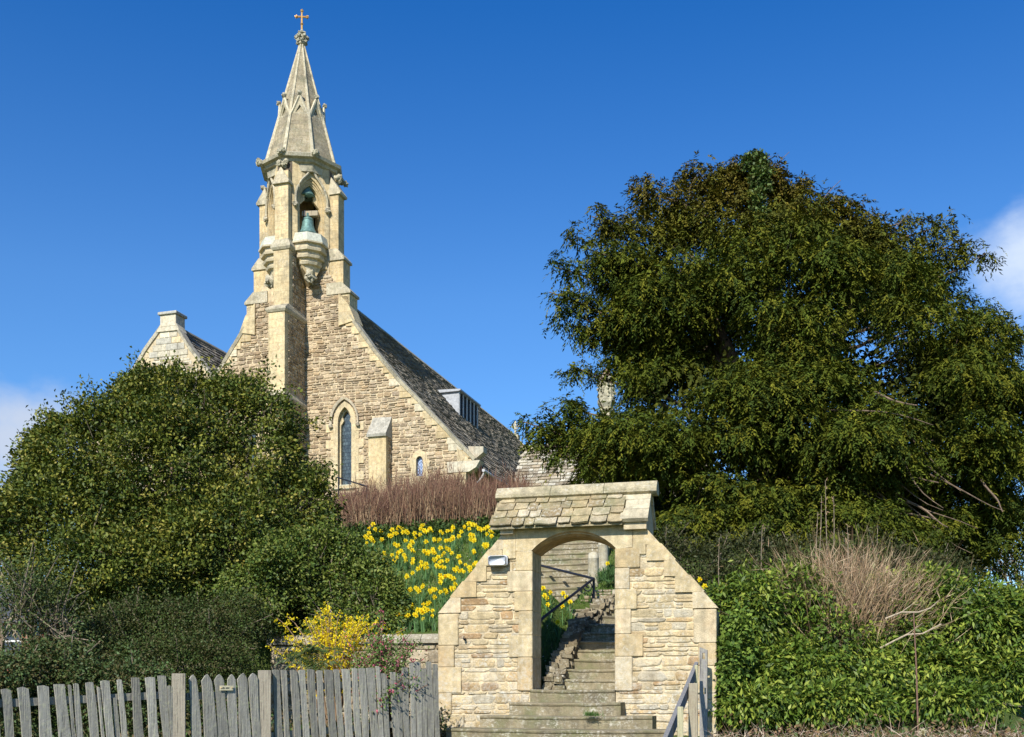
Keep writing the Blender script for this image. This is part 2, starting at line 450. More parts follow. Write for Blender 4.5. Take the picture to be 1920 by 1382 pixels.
PROF = [(.6, 2.40), (3, 3.17), (9, 5.25), (9.8, 5.5), (12, 6.3), (20, 7.5), (27, 8.4), (40, 9.0), (70, 9.2), (120, 7.5), (250, 3)]
PROFR = [(-.2, .95), (1.2, 1.1), (3, 2.1), (5, 3.3), (9, 5.1), (12, 6.2), (20, 7.4), (27, 8.4), (40, 9.0), (70, 9.2), (120, 7.5), (250, 3)]
def ground(x, y):
    u, s = w2g(x, y)
    low = .35+.045*max(0, y-4)+.0 if y < 18 else .98+.02*(min(y, 60)-18)
    front = lerp([(-14, 0), (-9, .05), (-7, .3), (-3.2, .62), (-1.2, .82), (.4, .93), (.75, .97)], s)
    if u < -.47:
        hi = lerp(PROF, s) if s >= .62 else front
        if u > -1.3 and .62 <= s < 3.4: q = (u+1.3)/.83; hi = hi+(min(hi, 1.36+.5*(s-.6))-hi)*q*q*(3-2*q)
    elif u > .66:
        hi = lerp(PROFR, s) if s >= -.2 else front
    else:
        hi = lerp([(.0, 1.2), (.6, 1.4), (3.0, 2.65), (3.6, 2.75), (9, 5.0), (12, 6.2), (20, 7.4), (27, 8.4), (40, 9.0), (70, 9.2), (120, 7.5), (250, 3)], s) if s > 0 else front
    a = x/max(y, 6)
    wl = sm(-.47, -.34, a) if s > .62 else sm(-.60, -.50, a)
    wr = 1-(sm(.40, .52, a) if y < 19 else sm(.33, .45, a))
    k = min(wl, wr) if s > -.2 else 1
    z = low+(hi-low)*k if s > -.2 else front
    if -.73 < u < .70 and 3.3 < s < 9.2: z = lerp([(3.3, 3.0), (4.6, 3.42), (5.6, 3.82), (9.2, 5.2)], s)
    if -2.6 < u < -.73 and 3.3 < s < 9.2: z = min(z, 2.60+.411*(s-3.35))
    z += .03*math.sin(x*2.1+y*1.3)*math.sin(y*1.7-x*.6)*(1 if s > .8 else .3)
    if y > 20: z += .12*math.sin(x*.3)*math.sin(y*.23)
    return z

def on_ground(px, py, lift=0.0, y0=13.0, y1=40.0):
    """where the sight line through a pixel meets the ground (used to read positions off the slope)"""
    d = W(px, py, 1.0)-Vector((0, 0, EYE)); y = y0
    while y < y1:
        p = Vector((d.x*y, y, EYE+d.z*y))
        u, s = w2g(p.x, p.y)
        if s > .7 and p.z-lift <= ground(p.x, p.y): return Vector((p.x, p.y, ground(p.x, p.y)))
        y += .03
    return None

# terrain sheet
def axis(lo, hi, fine_lo, fine_hi, st):
    a = []; x = fine_lo
    while x < fine_hi: a.append(x); x += st
    s = st; x = fine_hi
    while x < hi: a.append(x); s *= 1.28; x += s
    a.append(hi); s = st; x = fine_lo-st; b = []
    while x > lo: b.append(x); s *= 1.28; x -= s
    b.append(lo); return b[::-1]+a
# sheared grid aligned with the gate so that the retaining edges are sharp
us = sorted(set(axis(-900, 900, -9, 10, .22)+[-.475, -.465, .655, .665, -2.61, -2.59, -.74, -.72, .69, .71])); ss = sorted(set(axis(-60, 1500, -3, 14, .2)+[.61, .63, -.21, -.19, 3.29, 3.31]))
V_ = []; F_ = []
for s in ss:
    for u in us:
        p = g2w(u, s); V_.append((p.x, p.y, ground(p.x, p.y)))
nu = len(us)
for j in range(len(ss)-1):
    for i in range(nu-1):
        a = j*nu+i; F_.append((a, a+1, a+nu+1, a+nu))
me = bpy.data.meshes.new('ground'); me.from_pydata(V_, [], F_)
m, nt, b, out = newmat('grass_earth')
tc = nd(nt, 'ShaderNodeTexCoord').outputs['Object']
n1 = noise(nt, .9, 6, .7, tc); n2 = noise(nt, 14, 6, .75, tc)
c = mixc(nt, (.07, .115, .022, 1), (.10, .135, .035, 1), ramp(nt, n1, [(.35, 0.), (.65, 1.)]))
c = mixc(nt, c, (.16, .13, .07, 1), ramp(nt, n2, [(.56, 0.), (.7, .7)]))
c = mixc(nt, c, (.03, .05, .012, 1), ramp(nt, n2, [(.3, .8), (.45, 0.)]))
nt.links.new(c, b.inputs['Base Color']); b.inputs['Roughness'].default_value = 1; b.inputs['Specular IOR Level'].default_value = .1
bump(nt, b, n2, 1., .06)
me.materials.append(m); o = bpy.data.objects.new('ground', me); C.objects.link(o); tag(o, 'grassy churchyard slope with worn earth patches', 'ground', kind='structure')

# ------------------------------------------------------------------ gateway
X, Y, Z = Vector((1, 0, 0)), Vector((0, 1, 0)), Vector((0, 0, 1))
def FRONT(v): return (Vector((0, v, 0)), X, Z, -Y)
CREAM = (.62, .50, .30); CREAM2 = (.57, .44, .25); CREAM3 = (.65, .54, .36); GREY = (.50, .46, .37)
TAN = (.42, .30, .17); OCH = (.48, .31, .14); RUST = (.40, .23, .10); DRAB = (.36, .30, .20)
GPAL = [CREAM, CREAM, CREAM2, CREAM2, CREAM3, CREAM, (.47, .36, .21), (.50, .36, .19), (.44, .29, .15), (.56, .46, .30), (.60, .49, .30), (.58, .50, .36), (.52, .46, .34)]
gate = empty('stone_gateway', GO, -TG, 'cream rubble stone gateway with an arched opening and a small tiled roof', 'gateway')
rng = random.Random(3)
h = .565; zs = 3.47
def seg(h, zs, rise, n=14):
    RR = (h*h+rise*rise)/(2*rise); L = []
    a = math.asin(h/RR)
    for i in range(n+1):
        t = -a+2*a*i/n; L.append((RR*math.sin(t), zs+rise-RR+RR*math.cos(t)))
    return L
def opening(h, zs, rise, zb): return [(-h, zb)]+seg(h, zs, rise)+[(h, zb)]
outer = [(-1.92, -.2), (1.90, -.2), (1.90, 2.62), (.985, 3.70), (.985, 3.82), (-1.0, 3.82), (-1.0, 3.70), (-1.92, 2.62)]
TH = .50
mb = MB(); prism(mb, [outer, opening(.575, 3.475, .215, 1.42)], (Vector((0, .022, 0)), X, Z, Y), 0, TH-.03, (.62, .52, .35))
mb.build('wall_core', M['mortar'], gate)
# rubble facing, front
reg = [(-1.9, .5), (1.88, .5), (1.88, 2.6), (.95, 3.7), (-.98, 3.7), (-1.9, 2.6)]
mb = MB()
stones(mb, FRONT(.022), [reg, [(-.62, 1.5), (-.62, 3.76), (.62, 3.76), (.62, 1.5)]], (.045, .14), (.09, .40), (.006, .020), .012, .16, GPAL, rng, 8, .012)
mb.build('front_stonework', M['gate_rubble'], gate); mb = MB()
stones(mb, (Vector((0, TH-.008, 0)), X, Z, Y), [reg, [(-.62, 1.5), (-.62, 3.76), (.62, 3.76), (.62, 1.5)]], (.08, .2), (.15, .5), (.012, .03), .016, .09, GPAL, rng, 8, .012)
mb.build('rear_stonework', M['gate_rubble'], gate)
# dressed jamb stones, quoins, shoulders and spandrels
mb = MB(); fv = -.012; bk = TH+.012
def ablock(u0, u1, z0, z1, v0=fv, v1=bk, c=None):
    k = rng.uniform(.92, 1.06); cc = c or rng.choice([CREAM, CREAM, CREAM3, CREAM2]); cc = tuple(q*k for q in cc)
    box(mb, u0+.002, u1-.002, v0-rng.uniform(0, .004), v1, z0+.002, z1-.002, cc, rng.uniform(.005, .013))
# sloping shoulder stones
def shoulder(sgn):
    p0 = Vector((1.925, 0, 2.645)); p1 = Vector((.99, 0, 3.715)); n = 5
    for k in range(n):
        a = p0.lerp(p1, k/n); b = p0.lerp(p1, (k+1)/n)
        a = a.lerp(b, .006)
        inn = .24+.07*(k % 2)
        cc = shade(rng.choice([CREAM, CREAM3, CREAM, CREAM2]), rng.uniform(.92, 1.04))
        e = .012*(k % 2)
        xs = [a.x*sgn, (a.x-inn)*sgn, (b.x-inn*.35)*sgn, b.x*sgn]
        zz = [a.z, a.z-.0, b.z-.01, b.z]
        # quadrilateral block: outer slope edge a-b, level foot
        q = [(a.x+e, a.z+e*.8), (b.x+e, b.z+e*.8), (b.x-inn*.6, b.z-.004), (b.x-inn*.6, a.z), (a.x, a.z-.002)]
        lp = [(x*sgn, zz_) for x, zz_ in q]
        prism(mb, [lp], FRONT(0), -bk, -fv+rng.uniform(0, .004), cc)
for sg in (-1, 1):
    mb = MB(); z = 1.56
    for i, (hh, w) in enumerate(zip((.46, .30, .33, .27, .28, .27), (.22, .34, .20, .26, .36, .24) if sg < 0 else (.24, .38, .22, .30, .20, .34))): ablock(*sorted((sg*h, sg*(h+w))), z, z+hh); z += hh
    mb.build('jamb', M['gate_ashlar'], gate)
for sg in (-1, 1):
    mb = MB(); z = .5; x_ = 1.925 if sg < 0 else 1.905
    for i, hh in enumerate((.40, .33, .30, .36, .30, .44)): w = (.26, .38, .20, .34, .24, .30)[i]; ablock(*sorted((sg*x_, sg*(x_-w))), z, z+hh); z += hh
    if sg < 0: shoulder(-1); ablock(-.99, -.80, 3.37, 3.79)
    else: shoulder(1); ablock(.80, .985, 3.37, 3.85); ablock(.63, .80, 3.72, 4.0)
    mb.build('quoin', M['gate_ashlar'], gate)
mb = MB()
for (a, b2, sg) in ((-.80, -.002, -1), (.002, .80, 1)):
    arc = [p for p in seg(.595, 3.455, .265) if (p[0] < 0) == (sg < 0) or abs(p[0]) < .01]
    if sg < 0: lp = [(-.80, 3.475), (-.80, 3.815), (-.002, 3.815)]+[(min(p[0], -.002), p[1]) for p in reversed(arc)]+[(-.595, 3.455)]
    else: lp = [(.002, 3.815), (.80, 3.815), (.80, 3.475), (.595, 3.455)]+[(max(p[0], .002), p[1]) for p in reversed(arc)]
    prism(mb, [lp], FRONT(0), -.085, .014, CREAM if sg < 0 else (.63, .53, .34))
# chamfered arris and soffit
o1 = seg(.595, 3.455, .265, 20); o2 = seg(.558, 3.455, .205, 20)
vs = [(p[0], -.0138, p[1]) for p in o1]+[(p[0], .09, p[1]) for p in o2]+[(p[0], bk, p[1]) for p in o2]
n = len(o1); fs = []
for k in range(n-1): fs += [(k, k+1, n+k+1, n+k), (n+k, n+k+1, 2*n+k+1, 2*n+k)]
mb.add(vs, fs, (.56, .36, .17))
mb.build('arch', M['gate_ashlar'], gate)
# rear spandrel of the arch
mb = MB(); prism(mb, [[(-.80, 3.48), (-.80, 3.80), (.8, 3.80), (.8, 3.48)]+[(p[0], p[1]) for p in reversed(seg(.56, 3.46, .205))]], FRONT(0), -bk-.002, -.3, CREAM2)
mb.build('arch_rear', M['gate_ashlar'], gate)
# gable ends under the little roof
RV = .26
mb = MB()
tri = [(-.10, 3.70), (.62, 3.70), (.62, 3.80), (RV+.03, 4.26), (RV-.05, 4.26), (-.10, 3.82)]
for (u0, u1) in ((-1.0, -.82), (.70, 1.0)):
    prism(mb, [tri], (Vector((u0, 0, 0)), Y, Z, X), 0, u1-u0, (.60, .51, .35))
prism(mb, [[(-.06, 3.80), (.58, 3.80), (RV, 4.2)]], (Vector((-.82, 0, 0)), Y, Z, X), 0, 1.52, (.5, .42, .3))
mb.build('gable', M['gate_ashlar'], gate)
# roof slates
mb = MB(); SP = [(.46, .37, .21), (.42, .34, .20), (.50, .41, .25), (.38, .31, .19), (.56, .48, .33), (.36, .28, .16)]
def slates(sg, u0, u1, v_e, z_e, v_r, z_r, rows, thick=.022):
    d = Vector((0, v_r-v_e, z_r-z_e)); L = d.length; d.normalize(); nrm = Vector((0, -d.z*sg, d.y*sg)) if False else d.cross(X)*(-1)
    if nrm.z < 0: nrm = -nrm
    for r_ in range(rows):
        a0 = L*r_/rows; hgt = L/rows+.10
        x = u0+(r_*.03)
        while x < u1:
            w = rng.uniform(.14, .34); w = min(w, u1-x)
            if w < .05: break
            dz = rng.uniform(-.024, .020); th = thick*rng.uniform(.7, 1.5)
            col = shade(rng.choice(SP), rng.uniform(.85, 1.12))
            P = []
            low = [(x+.004+rng.uniform(0, .01), a0+dz), (x+w*.3, a0+dz-rng.uniform(-.004, .022)), (x+w*.7, a0+dz-rng.uniform(-.004, .022)), (x+w-.004-rng.uniform(0, .01), a0+dz+rng.uniform(-.006, .006))]
            hi_ = [(x+w-.004, min(a0+hgt, L)), (x+.004, min(a0+hgt, L))]
            base = Vector((0, v_e, z_e)); vs = []
            for (uu, aa) in low+hi_:
                lift = .028*max(0, 1-(aa-a0)/hgt)+.002
                vs.append(base+X*uu+d*aa+nrm*lift)
            for (uu, aa) in low+hi_:
                lift = .028*max(0, 1-(aa-a0)/hgt)+.002
                vs.append(base+X*uu+d*aa+nrm*(lift+th))
            fs = [(0, 1, 2, 3, 4, 5), (11, 10, 9, 8, 7, 6)]+[(i, (i+1) % 6, 6+(i+1) % 6, 6+i) for i in range(6)]
            mb.add(vs, fs, col)
            x += w
slates(1, -1.14, .70, -.17, 3.775, RV-.03, 4.235, 4)
slates(-1, -1.14, .70, .69, 3.775, RV+.03, 4.235, 4)
for (ve, vr) in ((-.165, RV-.03), (.685, RV+.03)):
    hexa(mb, [Vector((-1.12, ve, 3.755)), Vector((.69, ve, 3.755)), Vector((.69, vr, 4.20)), Vector((-1.12, vr, 4.20)), Vector((-1.12, ve, 3.778)), Vector((.69, ve, 3.778)), Vector((.69, vr, 4.235)), Vector((-1.12, vr, 4.235))], (.38, .32, .2))
mb.build('roof_slates', M['gate_tiles'], gate)
mb = MB()
# sloping end coping
for sg, ve in ((1, -.14), (-1, .66)):
    for k in range(3):
        a = Vector((0, ve, 3.79)).lerp(Vector((0, RV, 4.235)), k/3); b = Vector((0, ve, 3.79)).lerp(Vector((0, RV, 4.235)), (k+1)/3-.01)
        up = Vector((0, -.36*sg, .4)).normalized()*.055
        u0 = .66+.05*(k % 2); cc = shade((.54, .48, .34), rng.uniform(.92, 1.08))
        hexa(mb, [Vector((u0, a.y, a.z)), Vector((1.03, a.y, a.z)), Vector((1.03, b.y, b.z)), Vector((u0, b.y, b.z)), Vector((u0, a.y, a.z))+up, Vector((1.03, a.y, a.z))+up, Vector((1.03, b.y, b.z))+up, Vector((u0, b.y, b.z))+up], cc)
mb.build('coping', M['gate_ashlar'], gate)
mb = MB()
x = -1.13
for w in (.78, .74, .72):
    lp = [(-.145, 4.235), (-.145, 4.275), (-.05, 4.385), (.05, 4.385), (.145, 4.275), (.145, 4.235), (.09, 4.20), (-.09, 4.20)]
    prism(mb, [[(p[0]+RV, p[1]) for p in lp]], (Vector((x+.002, 0, 0)), Y, Z, X), 0, w-.006, shade((.52, .45, .30), rng.uniform(.95, 1.03)))
    x += w
mb.build('ridge_stone', M['gate_tiles'], gate)

# lamp on the gateway, oval bulkhead
lamp = empty('bulkhead_lamp', g2w(-1.035, -.03, 3.34), -TG, 'white oval bulkhead lamp fixed beside the top of the gateway arch', 'lamp')
def pill(mb, w, h_, y0, y1, col=(1, 1, 1), dome=.6, r=.05):
    pts = []
    for (cx, cz, a0) in ((w/2-r, h_/2-r, 0), (-w/2+r, h_/2-r, 90), (-w/2+r, -h_/2+r, 180), (w/2-r, -h_/2+r, 270)):
        for k in range(5):
            a = R(a0+k*22.5); pts.append((cx+r*math.cos(a), cz+r*math.sin(a)))
    n = len(pts)
    vs = [(p[0], y0, p[1]) for p in pts]+[(p[0], y1+(y0-y1)*.3, p[1]) for p in pts]+[(p[0]*dome, y1, p[1]*dome) for p in pts]
    fs = [tuple(range(n)), tuple(range(3*n-1, 2*n-1, -1))]
    for q in range(2):
        for i in range(n):
            j = (i+1) % n; fs.append((q*n+i, q*n+j, (q+1)*n+j, (q+1)*n+i))
    mb.add(vs, fs, col)
mb = MB(); pill(mb, .27, .145, 0.0, -.035, dome=.98, r=.03); mb.build('lamp_base', M['iron'], lamp)
mb = MB(); pill(mb, .265, .14, -.030, -.10, dome=.86, r=.03); mb.build('diffuser', flat_mat('frosted_glass', (.74, .78, .82), .5, 0, 10, .08, .05, .4), lamp, True)
for sx_ in (-.1, .1): mb = MB(); lathe(mb, (sx_, -.098, 0), [(.006, -.006), (.006, .006)], 6); mb.build('screw', M['iron'], lamp)
# iron hook on the left part of the wall
hk = empty('wall_hook', g2w(-1.53, -.02, 2.28), -TG, 'small rusty iron hook sticking out of the gateway stonework', 'hook')
mb = MB(); tube(mb, [(0, .03, 0), (0, -.05, 0), (.01, -.06, .03)], .010); mb.build('hook', M['iron'], hk)
hk2 = MB(); tube(hk2, [(0, .03, 0), (0, -.02, -.01)], .016); hk2.build('mount', M['iron'], hk)

# ------------------------------------------------------------------ steps
def step(name, fr_o, th, u0, u1, s0, s1, z0, z1, bow, rng, label, group, nosing=.02, n=10):
    """stone step: bowed front edge, nosing and worn top"""
    mb = MB(); pts = []
    w = rng.uniform(-.008, .008)
    for k in range(n+1):
        t = k/n; u = u0+(u1-u0)*t; bw = -bow*(1-(2*t-1)**2)+rng.uniform(-.005, .005)
        wear = -.012*(1-(2*t-1)**2)+rng.uniform(-.004, .004)
        pts.append((u, s0+bw, wear))
    vs = []; m_ = len(pts)
    for (off, zz) in ((.012, z0), (.010, z1-.045), (-.006, z1-.03), (-nosing*.5, z1-.012), (.006, z1)):
        for p in pts: vs.append((p[0], p[1]+off, zz+p[2]*(1 if zz > z0+.05 else 0)))
    for p in pts: vs.append((p[0], s1, z1+p[2]*.3))
    for p in pts: vs.append((p[0], s1, z0))
    fs = []
    for q in range(6):
        for i in range(m_-1): fs.append((q*m_+i, q*m_+i+1, (q+1)*m_+i+1, (q+1)*m_+i))
    fs.append(tuple(q*m_ for q in range(7))); fs.append(tuple(q*m_+m_-1 for q in range(6, -1, -1)))
    k = rng.uniform(.85, 1.1); mb.add(vs, fs, tuple(q*k for q in (.30, .255, .165)))
    st = mb.build(name, M['steps'], None); st.location = fr_o; st.rotation_euler = (0, 0, -th)
    tag(st, label, 'step', group); return st
srng = random.Random(11)
DARKS = ['threshold step between the gateway jambs with yellow lichen dots on its front', 'broad stone step one below the gateway threshold', 'wide stone step with a grass tuft, two below the threshold', 'widest worn stone step, third below the gateway', 'lowest stone step, half cut off beneath the widest one']
fl = [(-.60, .57, -.02, 1.58), (-.80, .70, -.36, 1.41), (-1.10, 1.16, -.72, 1.243), (-1.44, 1.42, -1.10, 1.085), (-1.6, 1.5, -1.5, .92)]
for i, (a, b2, s0, zt) in enumerate(fl):
    step('stone_step', GO, TG, a, b2, s0, (s0+.42 if i else .62), zt-.175-.03*(i == 0), zt, .03+.03*(i > 0), srng, DARKS[i], 'steps in front of the gateway')
ORD2 = 'first second third fourth fifth sixth seventh eighth ninth tenth eleventh twelfth thirteenth fourteenth topmost'.split()
ORD = ['first', 'second', 'third', 'fourth', 'fifth', 'sixth', 'seventh', 'eighth', 'ninth']
for k in range(1, 10):
    s0 = .62+.3*(k-1); zt = 1.58+.148*k
    step('stone_step', GO, TG, -.33+srng.uniform(-.02, .02), .75, s0, s0+.34, zt-.16, zt, 0, srng, '%s narrow stone step up behind the gateway arch' % ORD[k-1], 'narrow steps behind the arch')
# upper flight, wider, after the turn
zt = 1.58+.148*9
for k in range(0, 15):
    zt += .148; s0 = 3.35+.36*k
    u0, u1 = (-2.55, -.70)
    step('stone_step', GO, TG, u0, u1, s0, s0+.42, zt-.16, zt, 0, srng, '%s weathered step of the upper flight counted up from the landing' % ORD2[k], 'steps of the upper flight')
o_ = step('landing_slab', GO, TG, -2.5, .9, 3.28, 3.5, 2.75, 2.92, 0, srng, 'worn stone landing between the narrow and the upper steps', None)
o_['category'] = 'landing'

# jagged low rubble wall along the narrow steps
rw = empty('rubble_edging', GO, -TG, 'jagged low dry stone edging beside the narrow steps behind the arch', 'stone edging')
mb = MB(); wr = random.Random(5); path = []
for k in range(36):
    s = .55+k*.077; path.append((-.37+.0*k+(.30*sm(2.2, 3.2, s)), s))
for (u, s) in path:
    zz = 1.52+.5*(s-.55)
    for q in range(6):
        for r_ in range(2):
            cc = shade(wr.choice([(.27, .22, .145), (.20, .16, .105), (.34, .29, .20)]), wr.uniform(.7, 1.2))
            cx, cy, cz = u-.10+.13*r_+wr.uniform(-.02, .02), s+wr.uniform(-.02, .02), zz-.16+q*.078+wr.uniform(-.03, .02)
            a, b_, c_ = wr.uniform(.05, .095), wr.uniform(.035, .065), wr.uniform(.02, .05)
            ln = wr.uniform(-.4, .4)
            P = []
            for sz_ in (-1, 1):
                for (p_, q_) in ((-1, -1), (1, -1), (1, 1), (-1, 1)):
                    P.append((cx+a*p_*wr.uniform(.8, 1.1)+ln*.03*sz_, cy+b_*q_*wr.uniform(.8, 1.1), cz+c_*sz_+ln*.05*p_))
            hexa(mb, P, cc)
mb.build('edging_stones', M['oldwall'], rw)

# retaining wall, left of the gate
rt = empty('retaining_wall', GO, -TG, 'old rubble retaining wall with coping below the daffodil slope, left of the gateway', 'wall')
mb = MB(); RPAL = [(.40, .33, .22), (.33, .27, .18), (.46, .38, .26), (.28, .23, .16), (.38, .29, .18), (.5, .44, .33)]
box(mb, -4.75, -1.93, .50, .66, .6, 2.33, (.30, .25, .17)); mb.build('wall_core', M['mortar'], rt)
mb = MB(); stones(mb, FRONT(.50), [[(-4.75, .7), (-1.93, .7), (-1.93, 2.24), (-4.75, 2.24)]], (.08, .2), (.15, .5), (.015, .04), .014, .1, RPAL, wr, 8, .01)
stones(mb, (Vector((-4.75, 0, 0)), Y, Z, -X), [[(.5, .7), (.66, .7), (.66, 2.24), (.5, 2.24)]], (.08, .2), (.15, .5), (.015, .04), .014, .1, RPAL, wr)
mb.build('stonework', M['oldwall'], rt)
mb = MB(); x = -4.8
while x < -1.95:
    w = wr.uniform(.35, .6); w = min(w, -1.94-x)
    lp = [(.43, 2.25), (.43, 2.31), (.50, 2.385), (.68, 2.39), (.70, 2.25)]
    prism(mb, [lp], (Vector((x, 0, 0)), Y, Z, X), .004, w-.004, shade((.38, .34, .26), wr.uniform(.85, 1.08)))
    x += w
mb.build('coping', M['oldwall'], rt)

# low stone kerb right behind the arch and the rubble bank where the steps turn
bk_ = empty('rubble_bank', GO, -TG, 'low bank of packed rubble under the bollards where the steps turn', 'stone bank')
mb = MB(); stones(mb, FRONT(3.55), [[(-.62, 2.85), (1.3, 2.85), (1.3, 3.32), (-.35, 3.30), (-.62, 3.1)]], (.05, .10), (.08, .22), (.02, .05), .012, .12, RPAL, wr)
box(mb, -.62, 1.3, 3.56, 3.9, 2.7, 3.08, (.3, .26, .18))
mb.build('stonework', M['oldwall'], bk_)

# bollards beside the upper flight
def bollard(u, s, z0, h_, r, label):
    t = empty('stone_bollard', g2w(u, s, z0), -TG, label, 'bollard', 'round topped stone bollards')
    mb = MB(); lathe(mb, (0, 0, 0), [(r*1.0, -.3), (r, 0), (r*.98, h_*.80), (r*1.02, h_*.81), (r*.98, h_*.83), (r*.93, h_*.93), (r*.7, h_*.98), (r*.3, h_)], 16, (.50, .45, .32))
    mb.build('post', M['gate_ashlar'], t, True)
    return t
bollard(-.59, 4.6, 3.40, .62, .10, 'round topped stone bollard nearest the rubble bank')
bollard(-.59, 5.6, 3.80, .58, .10, 'taller stone bollard standing behind the other beside the upper steps')

# iron handrail behind the arch
def rail(name, segs, label, scroll=None, r=.018):
    t = empty(name, segs[0][0], 0, label, 'handrail', 'black iron handrails'); b0 = Vector(segs[0][0])
    for (nm, pts) in [('post' if i == 0 else 'rail', s) for i, s in enumerate(segs)]:
        mb = MB(); tube(mb, [Vector(p)-b0 for p in pts], r, 8); mb.build(nm, M['iron'], t)
    if scroll:
        mb = MB(); c0 = Vector(scroll)-b0; pts = []
        for k in range(26):
            a = k*.34; q = .085*(1-k/30); pts.append(c0+Vector((-q*math.cos(a), 0, -q*math.sin(a)*1.2)))
        tube(mb, pts, r*.5, 5)
        pts = [c0+Vector((.05+.02*math.sin(k*.8), 0, -.12-.03*k)) for k in range(8)]
        tube(mb, pts, r*.45, 5); mb.build('scroll', M['iron'], t)
    return t
pb = g2w(-.33, 3.25, 3.0); pt = W(1095, 1085, pb.y); pt.x = pb.x
lo = W(1020, 1157, 15.6); up = W(1012, 1060, 19.5)
rail('iron_handrail', [[pb+Vector((0, 0, -.3)), pt], [pt, up, W(985, 1050, 20.5)], [pt, lo, W(1000, 1178, 15.2)]], 'black iron handrail with a small scroll beside the steps behind the arch', pt+Vector((-.09, 0, -.12)), .022)
a1 = W(632, 895, 26.0); a2 = W(688, 912, 25); a0 = W(688, 978, 25); a3 = W(635, 990, 26.0)
rail('iron_handrail', [[a0, a2], [a2, a1], [a3, W(635, 897, 26)], [W(688, 950, 25), W(740, 950, 24.6)]], 'thin black handrail by the foot of the tall lancet window', None, .017)
# dark terrace wall end under that handrail
tw = empty('terrace_wall', W(660, 1010, 24.6), R(30), 'shaded stone wall end beneath the thin handrail', 'wall')
mb = MB(); stones(mb, (Vector((0, 0, 0)), X, Z, -Y), [[(-.9, -.3), (.45, -.3), (.45, .42), (-.9, .42)]], (.1, .18), (.15, .4), (.02, .04), .012, .1, RPAL, wr)
box(mb, -.9, .45, .002, .5, -.3, .42, (.2, .17, .12)); mb.build('stonework', M['oldwall'], tw)

# ------------------------------------------------------------------ church
church = empty('church', CO, -TC_, 'stone church with a tall spired bell turret and steep stone tiled roofs on the hilltop', 'church')
cr = random.Random(21)
CPAL = [(.41, .31, .20), (.35, .26, .165), (.48, .37, .24), (.31, .225, .14), (.53, .42, .28), (.38, .29, .195), (.44, .32, .19), (.56, .46, .32)]
MORT = (.60, .49, .32); LIME = (.66, .54, .335); LIME2 = (.60, .475, .28); PALE = (.66, .60, .46)
GV0 = -.40   # plane of the gable wall
prof = [(0, 18.93), (2.43, 16.05), (4.44, 13.72), (7.75, 10.33)]          # roof slope (u, z)
cop = [(2.43, 16.60), (3.41, 15.23), (4.44, 13.97), (7.72, 10.49)]        # coping top line
GB = 7.6                                                                 # ground line of the walls
lan = lancet(2.15, .31, 9.75, 12.30, 12.94)
lanL = lancet(-2.15, .31, 9.75, 12.30, 12.94)
def smallwin(cx): return lancet(cx, .14, 9.95, 10.58, 10.74, 4)
wall_out = [(-7.3, GB), (7.3, GB), (7.3, 10.5)]+[(u-.05, z-.12) for u, z in reversed(cop)]+[(2.3, 17.4), (-2.3, 17.4)]+[(-u+.05, z-.12) for u, z in cop]+[(-7.3, 10.5)]
mb = MB(); prism(mb, [wall_out, lan, lanL, smallwin(5.38), smallwin(-5.38)], FRONT(GV0), 0, -.75, MORT)
mb.build('gable_wall', M['mortar'], church)
def rect(a, b, c, d): return [(a, c), (b, c), (b, d), (a, d)]
reg = [(-7.3, GB), (7.3, GB), (7.3, 10.3)]+[(u-.22, z-.25) for u, z in reversed(cop)]+[(2.0, 17.5), (-2.0, 17.5)]+[(-u+.22, z-.25) for u, z in cop]+[(-7.3, 10.3)]
mb = MB()
stones(mb, FRONT(GV0), [reg, lancet(2.15, .45, 9.6, 12.3, 13.1), lancet(-2.15, .45, 9.6, 12.3, 13.1), lancet(5.38, .26, 9.8, 10.6, 10.9, 4), lancet(-5.38, .26, 9.8, 10.6, 10.9, 4), rect(-.36, .36, GB, 17.5)],
       (.09, .19), (.14, .42), (.012, .05), .03, .16, CPAL, cr, 8, .02)
mb.build('gable_stonework', M['rubble'], church)
# dressed edge blocks following the slope
mb = MB()
def edge_blocks(line, sgn, v=GV0, wmin=.22, wmax=.6, hh=(.24, .34), back=.0):
    z = min(p[1] for p in line)+.05; ztop = max(p[1] for p in line)
    L = sorted([(p[1], p[0]) for p in line])
    def uz(zq): return lerp([(a, b) for a, b in L], zq)
    k = 0
    while z < ztop-.1:
        h_ = cr.uniform(*hh); w = cr.uniform(wmin, wmax) if k % 2 else cr.uniform(wmin, wmin+.15)
        a, b = uz(z), uz(min(z+h_, ztop))
        cc = shade(cr.choice([LIME, LIME2, LIME, PALE]), cr.uniform(.88, 1.08))
        lp = [((min(a, b)-w)*sgn, z+.006), ((a-.07)*sgn, z+.006), ((b-.07)*sgn, z+h_-.006), ((min(a, b)-w)*sgn, z+h_-.006)]
        prism(mb, [lp], FRONT(v), -.05, .052, cc); z += h_; k += 1
edge_blocks(cop, 1); mb.build('edge_dressing', M['ashlar'], church); mb = MB(); edge_blocks(cop, -1); mb.build('edge_dressing', M['ashlar'], church)
for sg in (1, -1):      # corner quoins
    mb = MB(); z = GB; k = 0
    while z < 9.9:
        w = .5 if k % 2 else .3
        box(mb, *sorted((sg*7.32, sg*(7.3-w))), GV0-.05, GV0+.3+.2*(k % 2), z+.005, z+.295, shade(LIME, cr.uniform(.85, 1.05)), .01); z += .3; k += 1
    mb.build('corner_quoins', M['ashlar'], church)
